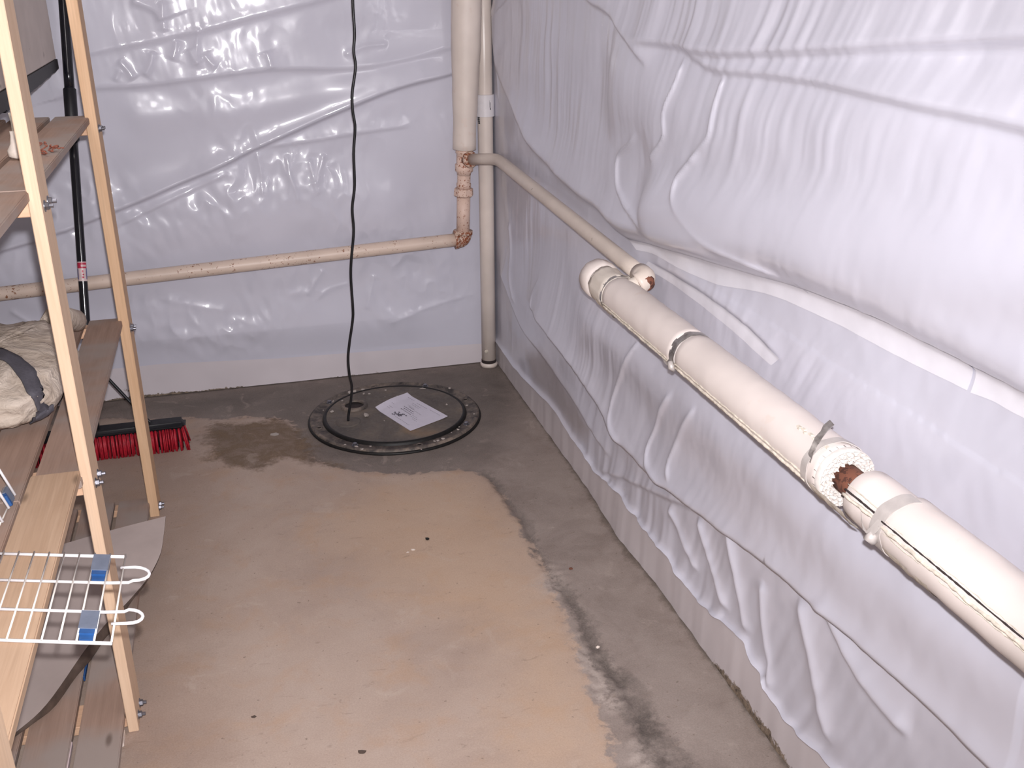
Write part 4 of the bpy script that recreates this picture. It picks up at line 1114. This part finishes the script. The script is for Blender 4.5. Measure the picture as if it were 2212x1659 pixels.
for li, (zu, zc) in enumerate(lv):
    zt = zu - .018
    for pi, (x0, x1) in enumerate(planks):
        dy = (0, .004, -.012, .006)[pi]
        # far boards rest on the rails, near boards lap over their ends
        if li == 1:
            plank(x0, x1, -2.02 if pi == 0 else -2.075, -.982 + dy, zt, MT['plank'], li * 9 + pi)
            plank(x0, x1, y0 + .02, -2.010 + dy, zt + (.0182 if pi == 0 else 0.0) if pi == 0 else zt, MT['plank_new'], li * 9 + pi + 4) if pi == 0 else plank(x0, x1, y0 + .02, -2.080 + dy, zt, MT['plank'], li * 9 + pi + 4)
        elif li == 2:
            plank(x0, x1, -2.07 if pi else -1.985, -.965 + dy, zt, MT['plank'], li * 9 + pi)
            plank(x0, x1, y0 + .02, -2.075 + dy if pi else -1.99, zt, MT['plank'], li * 9 + pi + 4)
        else:
            plank(x0 - .006, x1 - .006, -2.9, -.975 + dy, zt, MT['plank'], li * 9 + pi)
ZS2 = .640; ZS2n = .6585; ZS3 = 1.205

# blue paint smear in the gap of the lowest boards
mk_bm('blue_paint_drip', box_bm(-1.4605, -1.4565, -1.84, -1.74, .040, .0525, .001), MT['blue'], unit)
mk_bm('pale_paint_drip', box_bm(-1.4605, -1.4575, -2.16, -2.06, .040, .0525, .001), MT['label_white'], unit)
# white shim block under the near post foot
q = at(265, 1590, 2, 0.0)
shim = mk_bm('white_block', box_bm(-1.405, -1.362, -2.045, -2.005, 0.0, .018, .002), MT['chip_white'], loc=(-1.38, -2.0, 0))
tag(shim, 'small chipped white block on the floor beside the shelving post foot', 'block')

# grey floppy sheet lying on the lowest shelf
ml = [at(358, 1115, 2, .118), at(353, 1160, 2, .114), at(345, 1200, 2, .110), at(318, 1250, 2, .100), at(272, 1304, 2, .092), at(237, 1338, 2, .085), at(185, 1402, 2, .083), at(100, 1522, 2, .078), at(22, 1592, 2, .066)]
E_ = smooth_line([p for p in ml], 6)
mat_ = thing('cardboard_sheet', 'limp grey sheet of cardboard sagging across the lowest shelf', 'sheet', (-1.5, -1.6, .055))
nE = len(E_); K = 20
back = [np.array([-1.655, -1.20, .058])] * nE
Pm = np.zeros((nE, K, 3))
for i in range(nE):
    t = i / (nE - 1)
    far = np.array([-1.650, -1.30 - .80 * t ** 1.1, .090 - .028 * min(1, t * 2)])
    for k in range(K):
        s = k / (K - 1)
        p = E_[i] * (1 - s) + far * s
        p[2] = E_[i][2] * (1 - s) + far[2] * s + .010 * math.sin(s * math.pi) * math.sin(t * 5 + 1) * .5
        p[2] = max(p[2], .0548)
        Pm[i, k] = p
mk_grid('sheet_face', Pm, MT['mat'], mat_, flip=True)
Pu = np.zeros((nE, 4, 3))
for i in range(nE):
    t = i / (nE - 1)
    wdt = .0022 + .030 * math.exp(-((t - .72) / .2) ** 2) * (0.85 + .15 * math.sin(i * 1.1))
    for k in range(4):
        s = k / 3
        out = np.array([.55, -.35, 0]) * (.014 * math.sin(s * math.pi * .5)) * math.exp(-((t - .72) / .2) ** 2)
        Pu[i, k] = E_[i] + out + np.array([0, 0, -wdt * s])
        Pu[i, k][2] = max(Pu[i, k][2], .0545)
mk_grid('curled_edge', Pu, MT['mat_under'], mat_, flip=False)['label'] = 'dark brown curled edge'
hid = Pm - np.array([0, 0, .0022]); hid[..., 2] = np.maximum(hid[..., 2], .0532)
mk_grid('sheet_back', hid, MT['mat_under'], mat_, flip=False)

# white wire racks
def wire_rack(name, label, O, ux, uy, uz, nx, sx, ny_pos, clips, hooks, parent_group):
    """O = corner, ux along the thick wires, uy across"""
    r = thing(name, label, 'wire rack', tuple(O), parent_group)
    O = np.array(O); ux = np.array(ux); uy = np.array(uy); uz = np.array(uz)
    W_ = nx * sx; D_ = ny_pos[-1]
    for yy in ny_pos:
        pts = [O + uy * yy, O + ux * W_ + uy * yy]
        if yy in hooks:
            hk = hooks[yy]; e = O + uy * yy
            cr = [e + ux * W_, e]
            h = hk
            pts = [O + ux * W_ + uy * yy, O + uy * yy + ux * .02, O + uy * yy - ux * .012 + uz * .002]
            for a in np.linspace(-math.pi / 2, math.pi / 2, 9):
                pts.append(O + uy * (yy + h / 2 + h / 2 * math.sin(a)) - ux * (.020 + abs(h) * .62 * math.cos(a)) + uz * .006)
            pts.append(O + uy * (yy + h) + ux * .004 + uz * .004)
            mk('hook_wire', *tube([tuple(p) for p in pts], .0026, 8), MT['wire'], r)
        else:
            mk('long_wire', *tube(pts, .0027, 8), MT['wire'], r)
    for i in range(nx + 1):
        a = O + ux * (i * sx) + uz * .0040
        mk('cross_wire', *tube([a - uy * .002, a + uy * (D_ + .002)], .0016, 6), MT['wire_thin'], r)
    for (ci, ya, yb) in clips:
        a = O + ux * (ci * sx)
        mb = MB()
        def quadbox(xa, xb, y_a, y_b, za, zb_):
            vs = [a + ux * x + uy * y + uz * z for z in (za, zb_) for y in (y_a, y_b) for x in (xa, xb)]
            mb.add(vs, [(0, 1, 3, 2), (4, 6, 7, 5), (0, 4, 5, 1), (2, 3, 7, 6), (0, 2, 6, 4), (1, 5, 7, 3)])
        quadbox(-.001, sx + .001, ya, ya + (yb - ya) * .68, -.002, .0065)
        o = mk('clip', mb.v, mb.f, MT['blue_pale'], r, False); o['label'] = 'scuffed pale blue plastic clip'
        mb = MB()
        quadbox(.001, sx - .001, ya + (yb - ya) * .68, ya + (yb - ya) * .84, -.004, .005)
        quadbox(.002, sx - .002, ya + (yb - ya) * .84, yb, -.007, .0015)
        mk('clip_tab', mb.v, mb.f, MT['blue'], o, False)
    return r
zr = .6625
c00 = at(272, 1203, 2, zr); c01 = at(242, 1390, 2, zr); c10 = at(0, 1196, 2, zr)
ux = (c10 - c00) / np.linalg.norm(c10 - c00); uy = (c01 - c00); Dr = np.linalg.norm(uy); uy /= Dr
uz = np.array([0, 0, 1.0])
def rk(px_, py_):
    v = at(px_, py_, 2, zr) - c00; A_ = np.array([[ux[0], uy[0]], [ux[1], uy[1]]]); return np.linalg.solve(A_, v[:2])
sx = rk(239, 1202)[0]
y1 = rk(262, 1260)[1]; y2 = rk(252, 1323)[1]
wire_rack('wire_rack', 'white wire rack with two hook loops lying across the middle shelf plank', c00, ux, uy, uz, 9, sx, [0.0, y1, y2, Dr],
          [(1, .004, y1 - .006), (1, y2 + .006, Dr - .006)], {y1: -.040, y2: .036}, 'white wire racks')
# second rack standing on edge against the planks
q0 = at(35, 1073, 2, .6435); q1 = at(0, 1150, 2, .6435)
ub = (q1 - q0) / np.linalg.norm(q1 - q0)
up = np.array([-.30, .04, .95]); up -= ub * (up @ ub); up /= np.linalg.norm(up)
nn = np.cross(ub, up)
wire_rack('wire_rack', 'white wire rack standing on its edge beside the canvas bag', q0 + up * .004, up, ub, nn, 6, sx * 1.0, [0.0, .052, .104, .16], [(0, .012, .050)], {}, 'white wire racks')

# canvas bag on the middle shelf
bc = np.array([-1.562, -1.545, ZS2])
bag = thing('canvas_bag', 'lumpy khaki canvas bag with charcoal webbing on the middle shelf', 'bag', tuple(bc))
RX, RY, RZ = .150, .270, .070
NU, NV = 72, 40
def bag_pt(u, v, lift=0.0):
    cu_, su_ = math.cos(u), math.sin(u); cv, sv = math.cos(v), math.sin(v)
    e = .72
    x = math.copysign(abs(cu_) ** e, cu_) * math.copysign(abs(cv) ** .8, cv); y = math.copysign(abs(su_) ** e, su_) * math.copysign(abs(cv) ** .8, cv)
    z = math.copysign(abs(sv) ** .8, sv)
    wr = .010 * float(fbm(np.array(u * 2.2 + 5), np.array(v * 2.6), 201)) + .0045 * float(fbm(np.array(u * 9), np.array(v * 7), 211))
    k = 1 + wr / .15
    return np.array([bc[0] + x * RX * k + lift * x, bc[1] + y * RY * k + lift * y, bc[2] + RZ * 1.0 + z * (RZ * k + (lift if z > -.5 else 0))])
Pb = np.zeros((NU + 1, NV, 3))
for i in range(NU + 1):
    for j in range(NV):
        Pb[i, j] = bag_pt(2 * math.pi * (i % NU) / NU, -math.pi / 2 + math.pi * j / (NV - 1))
Pb[..., 2] = np.maximum(Pb[..., 2], ZS2 + .0006)
mk_grid('bag_body', Pb, MT['bag'], bag)
from mathutils.bvhtree import BVHTree
bvh = BVHTree.FromPolygons([tuple(p) for p in Pb.reshape(-1, 3)], [tuple(f) for f in grid_faces(NU + 1, NV).tolist()])
def strap_on_bag(pix, wd, name):
    hits = []
    for px_, py_ in smooth_line(pix, 6):
        dd = Vector(_f + _r * (px_ - 1106.0) / FPX - _u * (py_ - 829.5) / FPX).normalized()
        h = bvh.ray_cast(Vector(CAM), dd)
        if h[0] is not None: hits.append((np.array(h[0]), np.array(h[1])))
    n = len(hits); vs, fs = [], []
    ctr = bc + np.array([0, 0, RZ * .6])
    for i in range(n):
        p = sum(hits[k][0] for k in range(max(i - 1, 0), min(i + 2, n))) / len(range(max(i - 1, 0), min(i + 2, n)))
        t = hits[min(i + 1, n - 1)][0] - hits[max(i - 1, 0)][0]; t /= np.linalg.norm(t)
        nrm = (p - ctr) / np.array([RX ** 2, RY ** 2, RZ ** 2]); nrm /= np.linalg.norm(nrm)
        s_ = np.cross(t, nrm); s_ /= np.linalg.norm(s_)
        for a, b in ((-1, 0), (-.4, 0), (.4, 0), (1, 0), (1, 1), (.4, 1), (-.4, 1), (-1, 1)):
            q = p + s_ * wd / 2 * a; nz_ = bvh.find_nearest(Vector(q)); q = np.array(nz_[0]) + nrm * (.002 + .004 * b)
            q[2] = max(q[2], ZS2 + .001 + .002 * b); vs.append(q)
    for i in range(n - 1):
        for a in range(8):
            b = (a + 1) % 8; fs.append((i * 8 + a, i * 8 + b, i * 8 + 8 + b, i * 8 + 8 + a))
    return mk(name, vs, fs, MT['bag_strap'], bag, True)
# the webbing arcs over the near end of the bag; a second band runs round its base
strap_on_bag([(-60, 772), (-25, 764), (5, 768), (35, 785), (62, 818), (82, 860), (90, 896)], .036, 'webbing_strap')
strap_on_bag([(20, 932), (55, 915), (90, 898), (120, 878), (148, 852), (165, 830)], .024, 'base_strap')
# small flap of khaki cloth drooping behind the post
mk('drawstring_end', *tube([bag_pt(math.radians(60), .4, .0), bag_pt(math.radians(62), .4, .03), np.array([-1.455, -1.13, ZS2 + .05]), np.array([-1.455, -1.10, ZS2 + .03])], [.03, .032, .03, .022], 12), MT['bag'], bag)

# cloth bundle and twine on the top shelf
q = at(47, 343, 2, ZS3)
cl = thing('cloth_bundle', 'small crumpled white cloth on the upper shelf behind the front post', 'cloth', (q[0], q[1], ZS3))
vs, fs = lathe((q[0], q[1], ZS3 + .0005), (0, 0, 1), [(0, .012), (.006, .022), (.018, .024), (.032, .019), (.046, .012), (.056, .009)], 20, .005, 9, nscale=40)
mk('cloth_body', vs, fs, MT['cloth'], cl)
mk('twisted_end', *tube([(q[0], q[1], ZS3 + .05), (q[0] - .004, q[1] + .01, ZS3 + .075), (q[0] - .010, q[1] + .012, ZS3 + .092)], [.009, .006, .002], 8), MT['seam'], cl)
q = at(104, 327, 2, ZS3 + .002)
mb = MB(); r_ = random.Random(5)
for k in range(7):
    p = np.array([q[0] - .014 + .022 * r_.random(), q[1] + .03 * (r_.random() - .5), ZS3 + .003]); pts = [p]
    for s in range(7):
        p = p + np.array([r_.uniform(-.011, .009), r_.uniform(-.016, .016), r_.uniform(-.004, .006)]); p[2] = max(p[2], ZS3 + .0018); pts.append(p)
    mb.add(*tube([tuple(x) for x in smooth_line(pts, 3)], .0014, 5))
tw = mk('twine_tangle', mb.v, mb.f, MT['twine'], loc=(q[0], q[1], ZS3)); tag(tw, 'tangle of red-brown twine on the upper shelf beside the white cloth', 'twine')

# beige panel hanging from the ceiling over the top shelf, black strip under it
xp = -1.522
fc = at(118, 108, 0, xp); nc = at(-60, 270, 0, xp)
zb0 = (fc[2] + nc[2]) / 2
pan = thing('hanging_panel', 'dusty beige hanging panel with a black underside strip, beyond the top shelf', 'panel', (xp, fc[1], zb0))
mk_bm('panel_face', box_bm(xp - .05, xp, nc[1], fc[1], zb0, 2.30, .004), MT['beige'], pan)
vs, fs = [], []; N = 40
for i in range(N + 1):
    y = nc[1] + (fc[1] - nc[1] + .02) * i / N
    hgt = .046 * (1 - .35 * (i / N) ** 3) + .003 * float(perlin(np.array(i * .7), np.array(.2), 7))
    for dx, dz in ((-.05, 0), (.001, 0), (.001, -hgt), (-.05, -hgt)): vs.append((xp + dx, y, zb0 + dz))
for i in range(N):
    for a in range(4):
        b = (a + 1) % 4; fs.append((i * 4 + a, i * 4 + b, i * 4 + 4 + b, i * 4 + 4 + a))
fs += [(3, 2, 1, 0), tuple(N * 4 + k for k in range(4))]
mk('underside_strip', vs, fs, MT['rubber'], pan, False)['label'] = 'black ragged strip along the bottom edge'
# black tool with a white tag on the upper shelf, at the picture's left edge
q = at(14, 243, 2, ZS3)
tool = thing('tool_case', 'narrow black case with a white tag at the far end of the upper shelf', 'case', (q[0], q[1], ZS3))
mk_bm('case_body', box_bm(q[0] - .09, q[0] + .006, q[1] - .02, q[1] + .03, ZS3 + .0005, ZS3 + .032, .004, seg=2), MT['black_plastic'], tool)
mk_bm('white_tag', box_bm(q[0] - .03, q[0] + .016, q[1] - .021, q[1] + .018, ZS3 + .0325, ZS3 + .050, .002), MT['label_white'], tool)

# ------------------------------------------------------------------ push broom behind the shelving
hT = at(137, 0, 1, -0.10); hM = at(185, 690, 1, -0.40)
hd_ = (hT - hM) / np.linalg.norm(hT - hM)
hB = hM - hd_ * ((hM[2] - .10) / hd_[2])
broom = thing('push_broom', 'wide push broom with red bristles and black handle behind the shelving', 'broom', (hB[0], hB[1], 0))
xr_ = at(404, 940, 1, hB[1] - .02)[0]; half = xr_ - hB[0]
by = hB[1]
# head block: long rounded bar
b = box_bm(hB[0] - half, hB[0] + half, by - .034, by + .034, .074, .104, .013, seg=3)
mk_bm('head_block', b, MT['black_plastic'], broom, True, sharp=50)
mk('handle_socket', *tube([hB + hd_ * -.02, hB + hd_ * .035, hB + hd_ * .075], [.021, .020, .0165], 14), MT['black_plastic'], broom)
Ls = np.linalg.norm(hT - hB)
sB = at(150, 250, 1, -0.20)
tS0 = (at(158, 300, 1, -.2)[2] - hB[2]) / hd_[2]; tS1 = (at(147, 190, 1, -.18)[2] - hB[2]) / hd_[2]; tEnd = Ls + .12
mk('handle', *tube([hB + hd_ * t for t in np.linspace(.06, tS0 + .01, 12)], .0145, 18), MT['black_gloss'], broom)
mk('telescope_sleeve', *lathe(hB, hd_, [(tS0 - .005, .0150), (tS0, .0205), (tS1 - .004, .0205), (tS1, .0165)], 20), MT['black_plastic'], broom, True, sharp=50)
mk('upper_handle', *tube([hB + hd_ * t for t in np.linspace(tS1 - .01, tEnd, 8)], .0160, 18), MT['black_gloss'], broom)
# sticker on the handle
def sticker(z0, z1, mat, name, a0=-80, a1=80, r=.0149):
    vs, fs = [], []; N, K = 12, 4
    right = np.cross(hd_, np.array([0, -1.0, 0])); right /= np.linalg.norm(right); fr = np.cross(right, hd_); 
    if fr[1] > 0: fr = -fr
    for i in range(N + 1):
        a = math.radians(a0 + (a1 - a0) * i / N)
        for k in range(K + 1):
            t = (z0 + (z1 - z0) * k / K - hB[2]) / hd_[2]
            vs.append(hB + hd_ * t + r * (math.cos(a) * fr + math.sin(a) * right))
    for i in range(N):
        for k in range(K):
            fs.append((i * (K + 1) + k, (i + 1) * (K + 1) + k, (i + 1) * (K + 1) + k + 1, i * (K + 1) + k + 1))
    return mk(name, vs, fs, mat, broom)
zA = at(175, 568, 1, -.36)[2]; zBk = at(177, 607, 1, -.36)[2]
st = sticker(zBk, zA, MT['label_white'], 'sticker'); st['label'] = 'red, white and blue maker sticker'
def substick(z0, z1, mat, a0, a1, nm):
    o = sticker(z0, z1, mat, nm, a0, a1, .0152); o.parent = st
hh_ = zA - zBk
substick(zBk + hh_ * .66, zA - hh_ * .05, MT['label_red'], -62, 70, 'sticker_red_band')
substick(zBk + hh_ * .74, zBk + hh_ * .84, MT['label_white'], -6, 62, 'sticker_mark')
substick(zBk + hh_ * .10, zBk + hh_ * .62, MT['label_blue'], -74, -46, 'sticker_blue_edge')
substick(zBk + hh_ * .10, zBk + hh_ * .66, MT['label_blue'], 56, 76, 'sticker_blue_edge')
substick(zBk + hh_ * .30, zBk + hh_ * .38, MT['label_red'], 6, 28, 'sticker_mark')
substick(zBk + hh_ * .14, zBk + hh_ * .24, MT['label_red'], 0, 26, 'sticker_mark')
substick(zBk + hh_ * .44, zBk + hh_ * .56, MT['label_red'], 2, 20, 'sticker_mark')
# brace from the handle down to the head, right side (and its twin on the left)
bj = at(235, 810, 1, by + .09); 
for s in (1, -1):
    a = hB + hd_ * .245; e = np.array([hB[0] + s * half * .62, by + .005, .100])
    pts = [a, a * .9 + e * .1 + np.array([0, 0, .004]), a * .5 + e * .5, e, e + np.array([s * .03, 0, -.001])]
    mk('brace', *tube([tuple(p) for p in smooth_line(pts, 4)], .0055, 8), MT['black_plastic'], broom)
# bristle tufts: red outside rows, dark inside rows
def bristles(rows, mat, name, red):
    mb = MB(); r_ = random.Random(3 + red)
    for (oy, sp) in rows:
        n = 46
        for i in range(n):
            x = hB[0] - half + .012 + (2 * half - .024) * i / (n - 1)
            for s in range(4):
                dx = r_.uniform(-.0035, .0035); dy = r_.uniform(-.003, .003)
                fl = (x - hB[0]) / half
                tip = np.array([x + dx * 1.3 + .020 * max(0, abs(fl) - .9) * 10 * math.copysign(1, fl), by + oy + dy + sp + r_.uniform(-.002, .002), .0005 + r_.uniform(0, .0025)])
                top = np.array([x + dx, by + oy + dy, .080])
                mid = (tip + top) / 2 + np.array([0, sp * .15, 0])
                mb.add(*tube([top, mid, tip], [.0024, .0028, .0026], 4))
    o = mk(name, mb.v, mb.f, mat, broom, True); o['kind'] = 'stuff'; return o
bristles([(-.026, -.016), (-.017, -.010), (.024, .014)], MT['bristle'], 'red_bristles', 1)
bristles([(-.005, -.013), (.008, .002)], MT['bristle_dark'], 'dark_bristles', 2)
